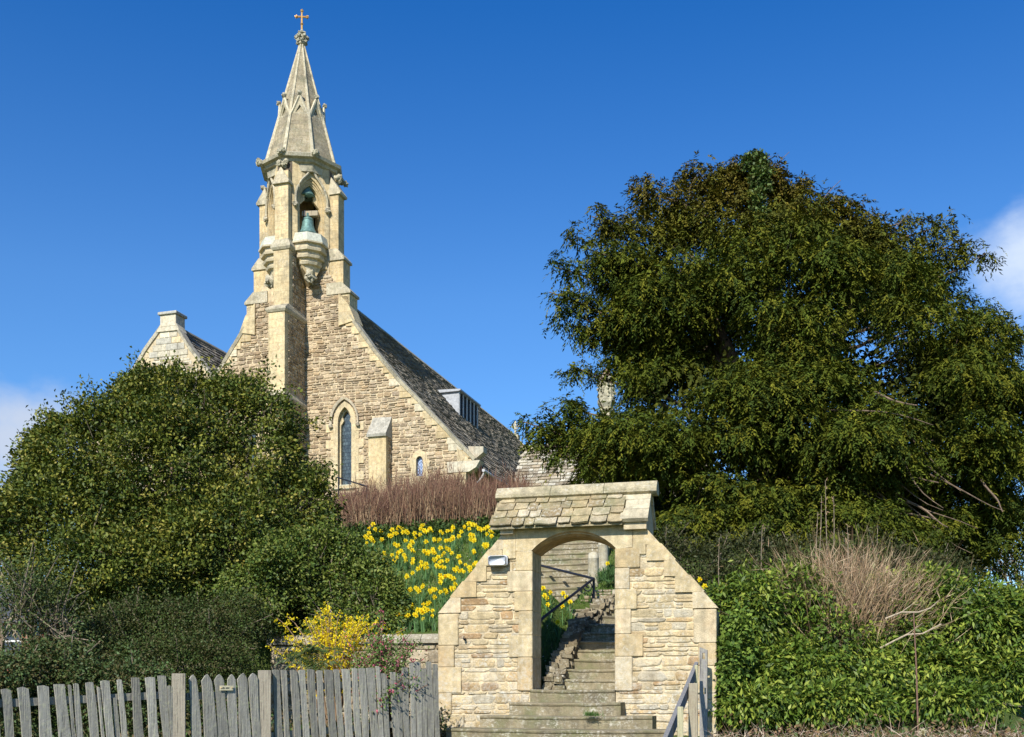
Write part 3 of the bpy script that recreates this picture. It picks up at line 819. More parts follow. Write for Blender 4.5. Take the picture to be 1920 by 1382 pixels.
# copings
def coping(line, name, v0=GV0-.12, v1=GV0+.42, col=(.52, .47, .36)):
    mb = MB()
    for i in range(len(line)-1):
        a = Vector((line[i][0], 0, line[i][1])); b = Vector((line[i+1][0], 0, line[i+1][1])); L = (b-a).length; n = max(1, round(L/.8)); d = (b-a).normalized()
        nr = Vector((-d.z, 0, d.x));
        if nr.z < 0: nr = -nr
        for k in range(n):
            p = a.lerp(b, k/n)+d*.004; q = a.lerp(b, (k+1)/n)-d*.004
            e = nr*(.01*(k % 2))
            s_ = [p-nr*.13+e, p+e, q+e, q-nr*.13+e]
            hexa(mb, [Vector((s_[0].x, v0+.04, s_[0].z)), Vector((s_[0].x, v1, s_[0].z)), Vector((s_[3].x, v1, s_[3].z)), Vector((s_[3].x, v0+.04, s_[3].z)),
                      Vector((s_[1].x, v0, s_[1].z)), Vector((s_[1].x, v1, s_[1].z)), Vector((s_[2].x, v1, s_[2].z)), Vector((s_[2].x, v0, s_[2].z))], shade(col, cr.uniform(.85, 1.08)))
    mb.build(name, M['coping'], church)
coping(cop, 'gable_coping'); coping([(-u, z) for u, z in cop], 'gable_coping')
# kneelers
for sg in (1, -1):
    mb = MB()
    prism(mb, [[(sg*u, z) for u, z in [(6.55, 10.0), (7.45, 10.0), (7.74, 10.16), (7.9, 10.42), (6.55, 10.42)]]], FRONT(GV0), -.45, .075, PALE)
    prism(mb, [[(sg*u, z) for u, z in [(6.95, 10.42), (7.5, 10.42), (6.95, 11.0)]]], FRONT(GV0), -.05, .07, shade(LIME, .9))
    prism(mb, [[(sg*u, z) for u, z in [(7.46, 10.7), (7.62, 10.5), (7.98, 10.76), (7.98, 10.98), (7.35, 11.02)]]], FRONT(GV0), -.55, -.10, (.5, .46, .36))
    mb.build('kneeler', M['gate_ashlar'], church)

# windows
def glass_mat(name, c1, c2, scale, diamond):
    m, nt, b, out = newmat(name)
    uv = nd(nt, 'ShaderNodeTexCoord').outputs['UV']
    mp = nd(nt, 'ShaderNodeMapping'); nt.links.new(uv, mp.inputs[0]); mp.inputs['Scale'].default_value = (scale[0], scale[1], 1)
    if diamond: mp.inputs['Rotation'].default_value = (0, 0, R(45))
    br = nd(nt, 'ShaderNodeTexBrick'); nt.links.new(mp.outputs[0], br.inputs['Vector']); br.inputs['Scale'].default_value = 1
    br.inputs['Brick Width'].default_value = 1; br.inputs['Row Height'].default_value = 1; br.offset = 0 if diamond else .5
    br.inputs['Mortar Size'].default_value = .07 if diamond else .06
    br.inputs['Color1'].default_value = (*c1, 1); br.inputs['Color2'].default_value = (*c2, 1); br.inputs['Mortar'].default_value = (.015, .015, .018, 1)
    n = noise(nt, 7, 5, .7, uv)
    c = mixc(nt, br.outputs[0], ramp(nt, n, [(.35, .55), (.65, 1.5)]), 1.0, 'MULTIPLY')
    nt.links.new(c, b.inputs['Base Color']); b.inputs['Roughness'].default_value = .25; b.inputs['Specular IOR Level'].default_value = .6
    bump(nt, b, n, .35, .02)
    return m
GL = glass_mat('leaded_glass', (.035, .05, .058), (.07, .095, .10), (9, 7), False)
GD = glass_mat('lattice_glass', (.22, .30, .48), (.34, .42, .60), (11, 11), True)
def ring_frame(mb, inner, outer_, v, d0, d1, col):
    prism(mb, [outer_, inner], FRONT(v), d0, d1, col)
for cx in (2.15, -2.15):
    mb = MB(); ring_frame(mb, lancet(cx, .30, 9.76, 12.32, 12.92), lancet(cx, .50, 9.62, 12.32, 13.14), GV0, -.35, .055, LIME)
    # alternating jamb blocks
    z = 9.62; k = 0
    while z < 12.2:
        for sg in (-1, 1):
            w = .34 if k % 2 else .12
            a, b = sorted((cx+sg*.5, cx+sg*(.5+w))); box(mb, a, b, GV0-.05, GV0+.05, z+.005, z+.325, shade(LIME, cr.uniform(.92, 1.06)), .006)
        z += .33; k += 1
    # splayed inner order with cusps
    ring_frame(mb, lancet(cx, .24, 9.80, 12.28, 12.80), lancet(cx, .30, 9.76, 12.32, 12.92), GV0, -.30, -.12, shade(LIME, .95))
    for sg in (-1, 1):
        prism(mb, [[(cx+sg*.25, 12.22), (cx+sg*.13, 12.40), (cx+sg*.16, 12.52), (cx+sg*.25, 12.6)]], FRONT(GV0), -.28, -.14, LIME)
    wf = mb.build('lancet_window', M['gate_ashlar'], church)
    mb = MB(); prism(mb, [lancet(cx, .25, 9.79, 12.30, 12.82)], FRONT(GV0), -.26, -.24); mb.build('glass', GL, wf)
    mb = MB(); lo_ = lancet(cx, .55, 12.22, 12.36, 13.22, 9); hi_ = lancet(cx, .63, 12.22, 12.36, 13.34, 9)
    vs = []; n = len(lo_)
    for (lp, dd) in ((lo_, .05), (lo_, .11), (hi_, .14), (hi_, .05)):
        for p in lp: vs.append((p[0], GV0-dd, p[1]))
    fs = []
    for q in range(3):
        for i in range(n-1): fs.append((q*n+i, q*n+i+1, (q+1)*n+i+1, (q+1)*n+i))
    fs += [(0, n, 2*n, 3*n), (n-1, 2*n-1, 3*n-1, 4*n-1)]
    mb.add(vs, fs, (.58, .50, .37))
    for sg in (-1, 1): lump(mb, (cx+sg*.6, GV0-.12, 12.17), .09, cr, (.5, .44, .33))
    mb.build('hood_mould', M['gate_ashlar'], wf)
    mb = MB(); prism(mb, [[(0, 9.55), (0, 9.80), (.24, 9.80), (-.10, 9.62)]], (Vector((cx-.5, GV0, 0)), Y, Z, X), 0, 1.0, (.40, .50, .42)); mb.build('sill', M['green'], wf)
for cx in (5.38, -5.38):
    mb = MB(); ring_frame(mb, smallwin(cx), lancet(cx, .33, 9.75, 10.62, 10.98, 5), GV0, -.3, .055, LIME)
    for k, z in enumerate((9.55, 9.95, 10.3)):
        for sg in (-1, 1):
            a, b = sorted((cx+sg*.33, cx+sg*(.42 if k % 2 == 0 else .36))); box(mb, a, b, GV0-.05, GV0, z, z+.3, LIME, .006)
    box(mb, cx-.33, cx+.33, GV0-.05, GV0+.2, 9.45, 9.75, LIME, .01)
    wf = mb.build('small_window', M['gate_ashlar'], church)
    mb = MB(); prism(mb, [smallwin(cx)], FRONT(GV0), -.12, -.10); mb.build('glass', GD, wf)

# ---- stepped buttresses
def butt(name, u0, u1, v0, v1, z0, z1, slope_to=None, faces=('front', 'side'), ash=.0, drip=True, axis='v'):
    """buttress stage: dressed front, rubble on the flanks, weathered drip cap"""
    mb = MB(); box(mb, u0, u1, v0, v1, z0, z1, LIME, .012)
    o_ = mb.build(name, M['ashlar'], church); return o_
def flank(mb, u, sgn, v0, v1, z0, z1, q=.3):
    """rubble flank with a dressed quoin strip at the front corner"""
    stones(mb, (Vector((u, 0, 0)), Y, Z, X*sgn), [[(v0+q, z0+.05), (v1, z0+.05), (v1, z1-.05), (v0+q, z1-.05)]], (.08, .17), (.12, .34), (.012, .045), .02, .13, CPAL, cr, 8)
def drip(mb, u0, u1, v0, v1, z, h_=.34, over=.10, ru0=None, ru1=None, rv0=None):
    """moulded drip: projecting slab with a slope back to the narrower stage above"""
    ru0 = u0+.02 if ru0 is None else ru0; ru1 = u1-.02 if ru1 is None else ru1; rv0 = v0+.3 if rv0 is None else rv0
    vs = [(u0-over*.4, v0-over*.4, z-.09), (u1+over*.4, v0-over*.4, z-.09), (u1+over*.4, v1, z-.09), (u0-over*.4, v1, z-.09),
          (u0-over, v0-over, z), (u1+over, v0-over, z), (u1+over, v1, z), (u0-over, v1, z),
          (u0-over, v0-over, z+.07), (u1+over, v0-over, z+.07), (u1+over, v1, z+.07), (u0-over, v1, z+.07),
          (ru0, rv0, z+h_), (ru1, rv0, z+h_), (ru1, v1, z+h_), (ru0, v1, z+h_)]
    fs = [(0, 3, 2, 1)]
    for q in range(3):
        for i in range(4):
            j = (i+1) % 4; fs.append((q*4+i, q*4+j, q*4+4+j, q*4+4+i))
    fs.append((12, 13, 14, 15)); mb.add(vs, fs, (.55, .49, .37))
# centre buttress stages (u half width, v front, z0, z1)
ST = [(.385, -2.25, GB, 13.0), (.36, -2.10, 13.05, 16.5), (.345, -1.72, 16.6, 19.1), (.30, -1.70, 19.3, 21.7)]
mb = MB(); mbs = MB(); mbd = MB()
for i, (hw, vf, z0, z1) in enumerate(ST):
    box(mb, -hw, hw, vf, GV0 if i < 3 else -1.0, z0, z1, shade(LIME, (1, 1.03, .97, 1)[i]), .012)
    if i < 3:
        for sg in (1, -1): flank(mbs, sg*hw, sg, vf, GV0, z0, z1, .27)
        nx = ST[i+1]
        mbd = MB(); drip(mbd, -hw, hw, vf, GV0 if i < 2 else -1.0, z1, .34, .09, -nx[0], nx[0], nx[1]); mbd.build('drip_mould', M['coping'], church)
mb.build('centre_buttress', M['ashlar'], church); mbs.build('buttress_rubble', M['rubble'], church)
# gabled head of the centre buttress with carved beast
def carved(mb, c, r, rg):
    for k in range(7): lump(mb, (c[0]+rg.uniform(-.6, .6)*r, c[1]+rg.uniform(-.6, .6)*r, c[2]+rg.uniform(-.7, .8)*r), r*rg.uniform(.38, .62), rg, (.50, .46, .35))
mb = MB(); box(mb, -.30, .30, -1.70, -1.0, 21.7, 22.15, LIME, .012)
prism(mb, [[(-.36, 21.72), (.36, 21.72), (.0, 22.3)]], (Vector((0, -1.76, 0)), X, Z, Y), 0, .6, (.56, .50, .38))
for rr in range(3): box(mb, -.37+.05*rr, .37-.05*rr, -1.80+.05*rr, -1.2, 21.62+.12*rr, 21.70+.12*rr, (.55, .49, .37), .01)
mb.build('buttress_head', M['coping'], church)
mb = MB(); carved(mb, (0, -1.64, 22.48), .22, cr); mb.build('carved_beast', M['coping'], church)
# side buttresses, on the shoulders of the gable
for sg in (1, -1):
    mb = MB(); mbs = MB(); mbd = MB()
    ss_ = [(1.34, 2.34, 16.2, 17.55), (1.34, 2.04, 17.6, 18.95), (1.36, 1.80, 19.05, 21.7)]
    for i, (a, b, z0, z1) in enumerate(ss_):
        x0, x1 = sorted((sg*a, sg*b)); box(mb, x0, x1, -.40+.05*i, .36-.06*i, z0, z1, LIME2 if i else LIME, .012)
        nb = ss_[i+1][1] if i < 2 else b
        o_ = .07 if i < 2 else .05
        zz = z1
        # drip along outer face
        lp = [(sg*(b+o_), zz-.05), (sg*(b+o_), zz+.04), (sg*(nb-.02), zz+.42), (sg*a, zz+.42), (sg*a, zz-.05)]
        if i < 2: mbd = MB(); prism(mbd, [lp], FRONT(0), .46-.05*i, -.40+.05*i, (.55, .49, .37)); mbd.build('drip_mould', M['coping'], church)
    mbd = MB(); prism(mbd, [[(sg*1.36, 21.6), (sg*1.90, 21.6), (sg*1.93, 21.68), (sg*1.5, 22.3)]], FRONT(0), .36, -.28, (.52, .47, .36))
    # sloping foot down to the coping
    prism(mb, [[(sg*1.9, 17.5), (sg*2.35, 17.0), (sg*2.62, 16.35), (sg*1.9, 16.2)]], FRONT(0), .50, -.3, LIME)
    mb.build('turret_buttress', M['ashlar'], church); mbd.build('drip_mould', M['coping'], church)
    mb = MB(); carved(mb, (sg*1.66, -.1, 22.28), .17, cr); mb.build('carved_beast', M['coping'], church)

# gable wall above the shoulders (turret shaft)
mb = MB(); prism(mb, [[(-2.05, 16.0), (2.05, 16.0), (2.05, 17.6), (1.42, 18.4), (1.42, 19.55), (-1.42, 19.55), (-1.42, 18.4), (-2.05, 17.6)]], FRONT(GV0+.004), 0, -.75, MORT)
mb.build('turret_shaft', M['mortar'], church)
mb = MB(); stones(mb, FRONT(GV0), [[(.37, 17.3), (1.85, 17.3), (1.85, 17.9), (1.4, 18.5), (.37, 18.5)]], (.09, .16), (.14, .36), (.012, .04), .022, .13, CPAL, cr)
mb.build('shaft_stonework', M['rubble'], church)

# ---- belfry: diagonal faces with pointed openings
BZ0, BZ1 = 18.4, 22.75
P8 = [(.33, -1.42), (1.42, -.33), (1.42, .33), (.33, 1.42), (-.33, 1.42), (-1.42, .33), (-1.42, -.33), (-.33, -1.42)]
def diag(sgu, sgv):
    n = Vector((sgu, sgv, 0)).normalized(); c0 = n*(.875*math.sqrt(2)); Ud = Vector((-n.y, n.x, 0))
    return (c0, Ud, Z, n)
mb = MB(); mbf = MB()
ow = .42
for (a, b) in ((1, -1), (-1, -1), (1, 1), (-1, 1)):
    fr = diag(a, b)
    if b < 0:
        op = lancet(0, ow, 19.78, 21.15, 21.88)
        prism(mb, [[(-.77, 19.5), (.77, 19.5), (.77, BZ1), (-.77, BZ1)], lancet(0, .56, 19.66, 21.10, 22.12)], fr, -.42, 0, LIME)
        prism(mb, [lancet(0, .57, 19.64, 21.10, 22.13), lancet(0, .50, 19.70, 21.12, 22.02)], fr, -.42, -.07, LIME2)
        prism(mb, [lancet(0, .505, 19.7, 21.12, 22.03), lancet(0, .45, 19.74, 21.14, 21.95)], fr, -.42, -.12, LIME)
        prism(mb, [lancet(0, .455, 19.7, 21.14, 21.97), op], fr, -.42, -.16, LIME2)
        for s2 in (-1, 1): prism(mb, [[(s2*ow, 21.05), (s2*.17, 21.32), (s2*.20, 21.40), (s2*.16, 21.55), (s2*ow, 21.6)]], fr, -.40, -.27, LIME)
        # ogee hood mould
        hood = [(-x_, z_) for x_, z_ in lancet(0, .66, 20.92, 21.12, 22.30, 10)[:12] if x_ < -.17]+[(.125, 22.26), (.08, 22.38), (.045, 22.50), (.02, 22.66)]
        for s2 in (-1, 1):
            pts = [fr[0]+fr[1]*(s2*w)+Z*z+fr[3]*.07 for w, z in hood]
            tube(mbf, pts, .052, 6, (.56, .50, .38)); lump(mbf, pts[0], .12, cr, (.5, .45, .35))
    else:
        prism(mb, [[(-.77, 19.5), (.77, 19.5), (.77, BZ1), (-.77, BZ1)]], fr, -.42, 0, LIME)
mb.build('belfry', M['ashlar'], church); mbf.build('ogee_hood', M['coping'], church)
# inner corners, floor and ceiling, coloured dark to stand in for the belfry's inner shade
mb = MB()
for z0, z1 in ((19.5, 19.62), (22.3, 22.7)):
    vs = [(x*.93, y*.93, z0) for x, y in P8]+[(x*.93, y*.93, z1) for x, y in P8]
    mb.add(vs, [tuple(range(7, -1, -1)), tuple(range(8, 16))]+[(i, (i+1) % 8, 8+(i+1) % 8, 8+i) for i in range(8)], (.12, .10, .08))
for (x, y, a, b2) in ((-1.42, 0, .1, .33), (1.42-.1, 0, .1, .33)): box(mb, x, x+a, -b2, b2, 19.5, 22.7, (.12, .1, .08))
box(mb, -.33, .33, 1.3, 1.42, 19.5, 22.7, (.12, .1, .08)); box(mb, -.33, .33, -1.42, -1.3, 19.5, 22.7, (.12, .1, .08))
mb.build('belfry_shade_lining', M['mortar'], church)
# oriel corbels beneath the two openings
def oriel(sgu):
    fr = diag(sgu, -1); mb = MB(); mg = MB()
    lev = [(19.78, .66, .36, 0), (19.42, .76, .48, 1), (19.36, .76, .48, 1), (19.34, .64, .36, 0), (19.20, .64, .36, 1), (19.17, .70, .42, 1), (19.08, .68, .40, 0), (19.05, .54, .27, 0), (18.94, .54, .27, 1), (18.91, .60, .33, 1), (18.82, .57, .30, 0), (18.79, .42, .18, 0), (18.70, .42, .18, 1), (18.67, .47, .23, 1), (18.58, .43, .19, 0), (18.55, .28, .08, 0), (18.30, .14, .02, 0)]
    def ringp(w, d, z): 
        return [fr[0]+fr[1]*x+fr[3]*y+Z*z for x, y in ((-w, -.3), (-w, 0), (-w*.45*0-.0, d+.10) if False else (-w*.42, d), (w*.42, d), (w, 0), (w, -.3))]
    rows = [ringp(w, d, z) for z, w, d, _ in lev]
    for tgt, lo_i, hi_i in ((mg, 0, 1), (mb, 1, len(lev)-1)):
        vs = [p for r_ in rows[lo_i:hi_i+1] for p in r_]; fs = []; m = 6
        for q in range(hi_i-lo_i):
            for i in range(m):
                j = (i+1) % m; fs.append((q*m+i, q*m+j, (q+1)*m+j, (q+1)*m+i))
        fs.append(tuple(range(m))); fs.append(tuple(range((hi_i-lo_i)*m+m-1, (hi_i-lo_i)*m-1, -1)))
        tgt.add(vs, fs, (.60, .52, .36) if tgt is mb else (.40, .50, .42))
    mg.build('oriel_sill', M['green'], church); mb.build('oriel_corbel', M['gate_ashlar'], church)
    mb = MB(); c_ = fr[0]+fr[3]*.02; lump(mb, (c_.x, c_.y-.05, 18.12), .24, cr, (.55, .50, .38), (1, 1, 1.1), .3); lump(mb, (c_.x+.05*sgu, c_.y-.25, 18.08), .10, cr, (.5, .46, .36)); mb.build('carved_head', M['coping'], church)
    # chamfered shoulder wall behind the corbel
    mb = MB(); box(mb, *sorted((sgu*.345, sgu*1.36)), GV0-.06, GV0+.1, 18.55, 19.5, LIME2)
    prism(mb, [[(-.74, 19.5), (.74, 19.5), (.36, 18.45), (0.05, 17.9), (-.36, 18.45)]], fr, -.9, 0.0, LIME2); mb.build('turret_splay', M['ashlar'], church)
oriel(1); oriel(-1)
# cornice
def octring(mb, spec, col, n=8, rot=0.0, close=True):
    vs = []; fs = []
    for (r, z) in spec:
        for k in range(n):
            a = R(-90+rot+k*360/n); vs.append((r*math.cos(a), r*math.sin(a), z))
    for q in range(len(spec)-1):
        for k in range(n):
            j = (k+1) % n; fs.append((q*n+k, q*n+j, (q+1)*n+j, (q+1)*n+k))
    if close: fs.append(tuple(range(n-1, -1, -1))); fs.append(tuple(range((len(spec)-1)*n, len(spec)*n)))
    mb.add(vs, fs, col)
mb = MB(); octring(mb, [(1.42, 22.3), (1.45, 22.58), (1.56, 22.62), (1.60, 22.72), (1.74, 22.76), (1.78, 22.88), (1.60, 22.98), (1.5, 23.0)], (.50, .46, .36)); mb.build('cornice', M['coping'], church)
for k in range(8):
    a = R(-90+45*k)
    if k in (2, 6): continue
    mb = MB()
    for q in range(4): lump(mb, (1.80*math.cos(a)+cr.uniform(-.1, .1), 1.80*math.sin(a)+cr.uniform(-.1, .1), 22.85+cr.uniform(-.08, .1)), .11, cr, (.48, .45, .33))
    mb.build('carved_boss', M['coping'], church)
# spire
SZ0, SZ1, SR0, SR1 = 22.95, 28.15, 1.47, .085
mb = MB(); N_ = 26
spec = [(SR0+(SR1-SR0)*k/N_, SZ0+(SZ1-SZ0)*k/N_) for k in range(N_+1)]
octring(mb, spec, (.48, .42, .31)); mb.build('spire', M['spire'], church)
mb = MB()
for k in range(8):
    a = R(-90+45*k); c_, s_ = math.cos(a), math.sin(a)
    tube(mb, [(SR0*c_*1.0, SR0*s_*1.0, SZ0), (SR1*c_, SR1*s_, SZ1)], [.085, .035], 6, (.62, .56, .42))
mb.build('spire_ribs', M['coping'], church)
def spire_r(z): return SR0+(SR1-SR0)*(z-SZ0)/(SZ1-SZ0)
for k in range(8):
    a = R(-67.5+45*k); n = Vector((math.cos(a), math.sin(a), 0)); Ud = Vector((-n.y, n.x, 0))
    zb = 24.85; inr = spire_r(zb)*math.cos(R(22.5)); w = spire_r(zb)*math.sin(R(22.5))
    fr = (n*(inr-.02), Ud, Z, n)
    mb = MB()
    # gable over the little opening: two raking bars and a projecting back plate
    prism(mb, [[(-w*.98, zb-.12), (w*.98, zb-.12), (.0, zb+.72)], [(-.17, zb+.02), (.17, zb+.02), (0, zb+.34)]], fr, -.28, .03, (.50, .45, .33))
    for s2 in (-1, 1): tube(mb, [fr[0]+Ud*(s2*w)+Z*(zb-.12)+n*.03, fr[0]+Z*(zb+.74)+n*.03], .05, 5, (.62, .57, .44))
    lump(mb, tuple(fr[0]+n*.06+Z*(zb+.80)), .10, cr, (.42, .40, .32))
    lu = mb.build('lucarne', M['coping'], church)
    mb = MB(); prism(mb, [[(-.19, zb), (.19, zb), (0, zb+.36)]], fr, -.12, -.10); mb.build('lucarne_shade_plate', M['dark'], lu)  # near-black plate, its colour stands in for the shade inside the opening
mb = MB(); lathe(mb, (0, 0, 28.1), [(.10, 0), (.17, .03), (.17, .10), (.11, .14), (.14, .22), (.12, .40), (.07, .50), (.08, .58), (.04, .66)], 10, (.5, .46, .36))
for q in range(3):
    for k in range(6):
        a = k*math.pi/3+q*.5; rr = (.19, .22, .12)[q]; lump(mb, (rr*math.cos(a), rr*math.sin(a), (28.24, 28.42, 28.60)[q]), (.075, .085, .06)[q], cr, (.42, .41, .33))
mb.build('finial', M['coping'], church)
mb = MB(); tube(mb, [(0, 0, 28.7), (0, 0, 29.55)], [.045, .035], 6); c_, s_ = math.cos(R(20)), math.sin(R(20))
tube(mb, [(-.21*c_, -.21*s_, 29.28), (.21*c_, .21*s_, 29.28)], .035, 6)
for p in ((-.22*c_, -.22*s_, 29.28), (.22*c_, .22*s_, 29.28), (0, 0, 29.53)):
    lump(mb, p, .065, cr)
lathe(mb, (0, 0, 28.95), [(.05, 0), (.075, .03), (.05, .06)], 8)
mb.build('spire_cross', M['gold'], church)

# ---- bells
def bell(loc, rz, tiltx, s, label):
    t = empty('church_bell', loc, 0, label, 'bell', 'verdigris bells in the turret'); t.rotation_euler = (tiltx, 0, rz); t.scale = (s, s, s)
    mb = MB(); lathe(mb, (0, 0, 0), [(.36, .0), (.345, .03), (.31, .10), (.25, .22), (.21, .38), (.195, .54), (.18, .60), (.12, .64), (.04, .66)], 20); mb.build('bell_body', M['bronze'], t, True)
    mb = MB(); lathe(mb, (0, 0, .0), [(.362, .02), (.372, .035), (.362, .05)], 20); lathe(mb, (0, 0, .52), [(.20, 0), (.207, .01), (.2, .02)], 20); mb.build('moulding', M['bronze'], t)
    mb = MB(); tube(mb, [(0, 0, .62), (0, 0, .80)], .05, 6); mb.build('crown_loop', M['bronze'], t)
    mb = MB(); tube(mb, [(0, 0, .5), (0, 0, .02)], .02, 6); lump(mb, (0, 0, 0), .05, cr); mb.build('clapper', M['iron'], t)
Mc = Matrix.Translation(CO) @ Matrix.Rotation(-TC_, 4, 'Z')
bell(Mc @ Vector((.66, -.74, 19.86)), 0, 0, 1.15, 'lower green bronze bell standing in the opening of the turret')
bell(Mc @ Vector((.52, -.58, 21.50)), 0, 0, 1.0, 'upper green bronze bell hanging under the point of the turret arch')
bm_ = empty('bell_beam', Mc @ Vector((.5, -.66, 20.78)), -TC_+R(12), 'pale timber beam between the two bells in the turret', 'beam')
mb = MB(); box(mb, -.1, .55, -.14, .10, -.11, .09, (1.2, 1.15, 1.05), .01); mb.build('beam', M['wood2'], bm_)
mb = MB(); box(mb, -.02, .05, -.16, .12, -.13, .11, (1, 1, 1), .01); mb.build('strap', M['iron'], bm_)

# ---- small buttress on the wall, both sides
for sg in (1, -1):
    mb = MB(); a, b = sorted((sg*3.40, sg*4.16)); box(mb, a, b, -.92, GV0, GB, 11.55, (.66, .52, .30), .012)
    flk = MB(); stones(flk, (Vector((sg*4.16, 0, 0)), Y, Z, X*sg), [[(-.72, 8.0), (GV0, 8.0), (GV0, 11.6), (-.72, 11.6)]], (.1, .2), (.1, .3), (.01, .03), .02, .1, CPAL, cr)
    w_ = mb.build('wall_buttress', M['gate_ashlar'], church); flk.build('flank_rubble', M['rubble'], w_)
    mb = MB(); prism(mb, [[(-1.0, 11.50), (-1.02, 11.60), (-.62, 12.10), (GV0, 12.42), (GV0, 11.50)]], (Vector((a-.03, 0, 0)), Y, Z, X), 0, b-a+.06, (.42, .40, .34))
    mb.build('weathering', M['tiles'], w_)

# ---- nave roof, tiled
TP = [(.155, .14, .115), (.19, .17, .14), (.125, .115, .095), (.23, .205, .165), (.17, .145, .11), (.30, .27, .22)]
def tile_slope(mb, p_eave0, along, n_len, p_ridge_off, rows, wr_, pal, rg, thick=.03, skip=None):
    """overlapping stone tiles on a plane: p_eave0 origin, along unit dir, ridge offset vector"""
    L = p_ridge_off.length; d = p_ridge_off.normalized(); nr = along.cross(d)
    if nr.z < 0: nr = -nr
    for r_ in range(rows):
        a0 = L*r_/rows; hg = L/rows*1.35; x = -(r_ % 2)*.1
        while x < n_len:
            w = rg.uniform(*wr_); x1 = min(x+w, n_len)
            if x1-x < .05: break
            if skip and skip(x, x1, a0): x = x1; continue
            col = shade(rg.choice(pal), rg.uniform(.75, 1.2)); j = rg.uniform(-.02, .02)*L/rows*3; lf = thick*rg.uniform(.9, 1.6)
            A0, A1 = a0+j, min(a0+hg, L)
            X0, X1 = x+.008, x1-.008
            lo_l = p_eave0+along*X0+d*A0; lo_r = p_eave0+along*X1+d*(A0+rg.uniform(-.01, .01)); hi_l = p_eave0+along*X0+d*A1; hi_r = p_eave0+along*X1+d*A1
            vs = [lo_l+nr*.004, lo_r+nr*.004, hi_r, hi_l, lo_l+nr*lf*1.8, lo_r+nr*lf*1.8, hi_r+nr*lf*.4, hi_l+nr*lf*.4]
            mb.add(vs, [(0, 1, 5, 4), (1, 2, 6, 5), (2, 3, 7, 6), (3, 0, 4, 7), (4, 5, 6, 7)], col)
            x = x1
NL = 30.6
mb = MB(); mu = MB()
for sg in (1, -1):
    segs = [((7.98, 10.10), (4.44, 13.72), 15, (.2, .5)), ((4.44, 13.72), (2.43, 16.05), 12, (.2, .45)), ((2.43, 16.05), (0, 18.93), 15, (.2, .45))]
    for (e, t_, rows, ww) in segs:
        e3 = Vector((sg*e[0], GV0+.30, e[1])); off = Vector((sg*t_[0]-sg*e[0], 0, t_[1]-e[1]))
        tile_slope(mb, e3, Y, NL, off, rows, ww, TP, cr)
    # under-boarding
    ptsr = [(7.9, 10.12), (4.44, 13.68), (2.43, 16.0), (0, 18.88)]
    lp = [(sg*u, z) for u, z in ptsr]+[(0, 18.7), (sg*2.3, 15.9), (sg*4.3, 13.6), (sg*7.8, 10.0)]
    prism(mu, [lp], (Vector((0, GV0+.3, 0)), X, Z, Y), 0, NL, (.12, .11, .10))
nr_ = mb.build('nave_roof', M['tiles'], church)
mu.build('roof_underside', M['tiles'], nr_)
mb = MB(); v = GV0+.3
while v < NL-.3:
    w = .55; prism(mb, [[(-.17, 18.86), (0, 19.06), (.17, 18.86), (.1, 18.8), (-.1, 18.8)]], (Vector((0, v+.005, 0)), X, Z, Y), 0, w-.01, shade((.42, .38, .30), cr.uniform(.8, 1.15))); v += w
mb.build('ridge_tiles', M['coping'], nr_)
# nave walls and gutter, east gable with its cross
mb = MB(); box(mb, 6.9, 7.3, GV0+.75, NL, GB-1, 10.8, MORT); box(mb, -7.3, -6.9, GV0+.75, NL, GB-1, 10.8, MORT)
prism(mb, [[(-7.5, GB), (7.5, GB), (7.5, 10.9), (4.5, 14.1), (2.4, 16.5), (0, 18.95), (-2.4, 16.5), (-4.5, 14.1), (-7.5, 10.9)]], (Vector((0, NL, 0)), X, Z, Y), 0, .5, MORT)
mb.build('nave_walls', M['mortar'], church)
mb = MB(); stones(mb, (Vector((7.3, 0, 0)), Y, Z, X), [[(GV0, GB), (9, GB), (9, 10.0), (GV0, 10.0)]], (.1, .2), (.2, .45), (.01, .04), .02, .1, CPAL, cr)
mb.build('side_stonework', M['rubble'], church)
mb = MB(); tube(mb, [(7.98, GV0+.1, 10.05), (7.98, 16, 10.05)], .065, 7); tube(mb, [(7.98, GV0+.35, 10.05), (7.75, GV0+.4, 9.75), (7.45, GV0+.4, 9.5), (7.4, GV0+.4, 8.2)], .045, 7); mb.build('gutter', flat_mat('gutter_paint', (.45, .45, .45), .5), church)
mb = MB(); box(mb, -.26, .26, NL, NL+.45, 18.6, 19.0, (.62, .54, .36), .02)
tube(mb, [(0, NL+.2, 18.9), (0, NL+.2, 19.98)], [.085, .065], 6, (.66, .60, .44)); tube(mb, [(-.30, NL+.2, 19.62), (.30, NL+.2, 19.62)], .06, 6, (.66, .60, .44))
tube(mb, [(.21*math.cos(k*.3307), NL+.2, 19.62+.21*math.sin(k*.3307)) for k in range(20)], .035, 5, (.66, .60, .44))
mb.build('gable_cross', M['gate_ashlar'], church)

# ---- dormer
dm = MB(); du0, du1, dv0, dv1, dz0, dz1 = 1.9, 3.34, 9.9, 12.75, 14.6, 16.20
prism(dm, [[(2.0, dz1), (du1, dz1), (du1, 14.82), (2.0, 16.1)]], (Vector((0, dv0, 0)), X, Z, Y), 0, .09, (1, 1, 1))
d_ = dm.build('dormer', M['lead'], church)
dm = MB(); prism(dm, [[(2.0, dz1), (du1, dz1), (du1, 14.82), (2.0, 16.1)]], (Vector((0, dv1, 0)), X, Z, Y), 0, .09, (1, 1, 1)); dm.build('far_cheek', M['lead'], d_)
mb = MB(); prism(mb, [[(1.9, dz1+.14), (du1+.12, dz1+.10), (du1+.12, dz1+.03), (du1, dz1), (1.9, dz1-.02)]], (Vector((0, dv0-.12, 0)), X, Z, Y), 0, dv1-dv0+.33, (1, 1, 1)); mb.build('dormer_roof', M['lead'], d_)
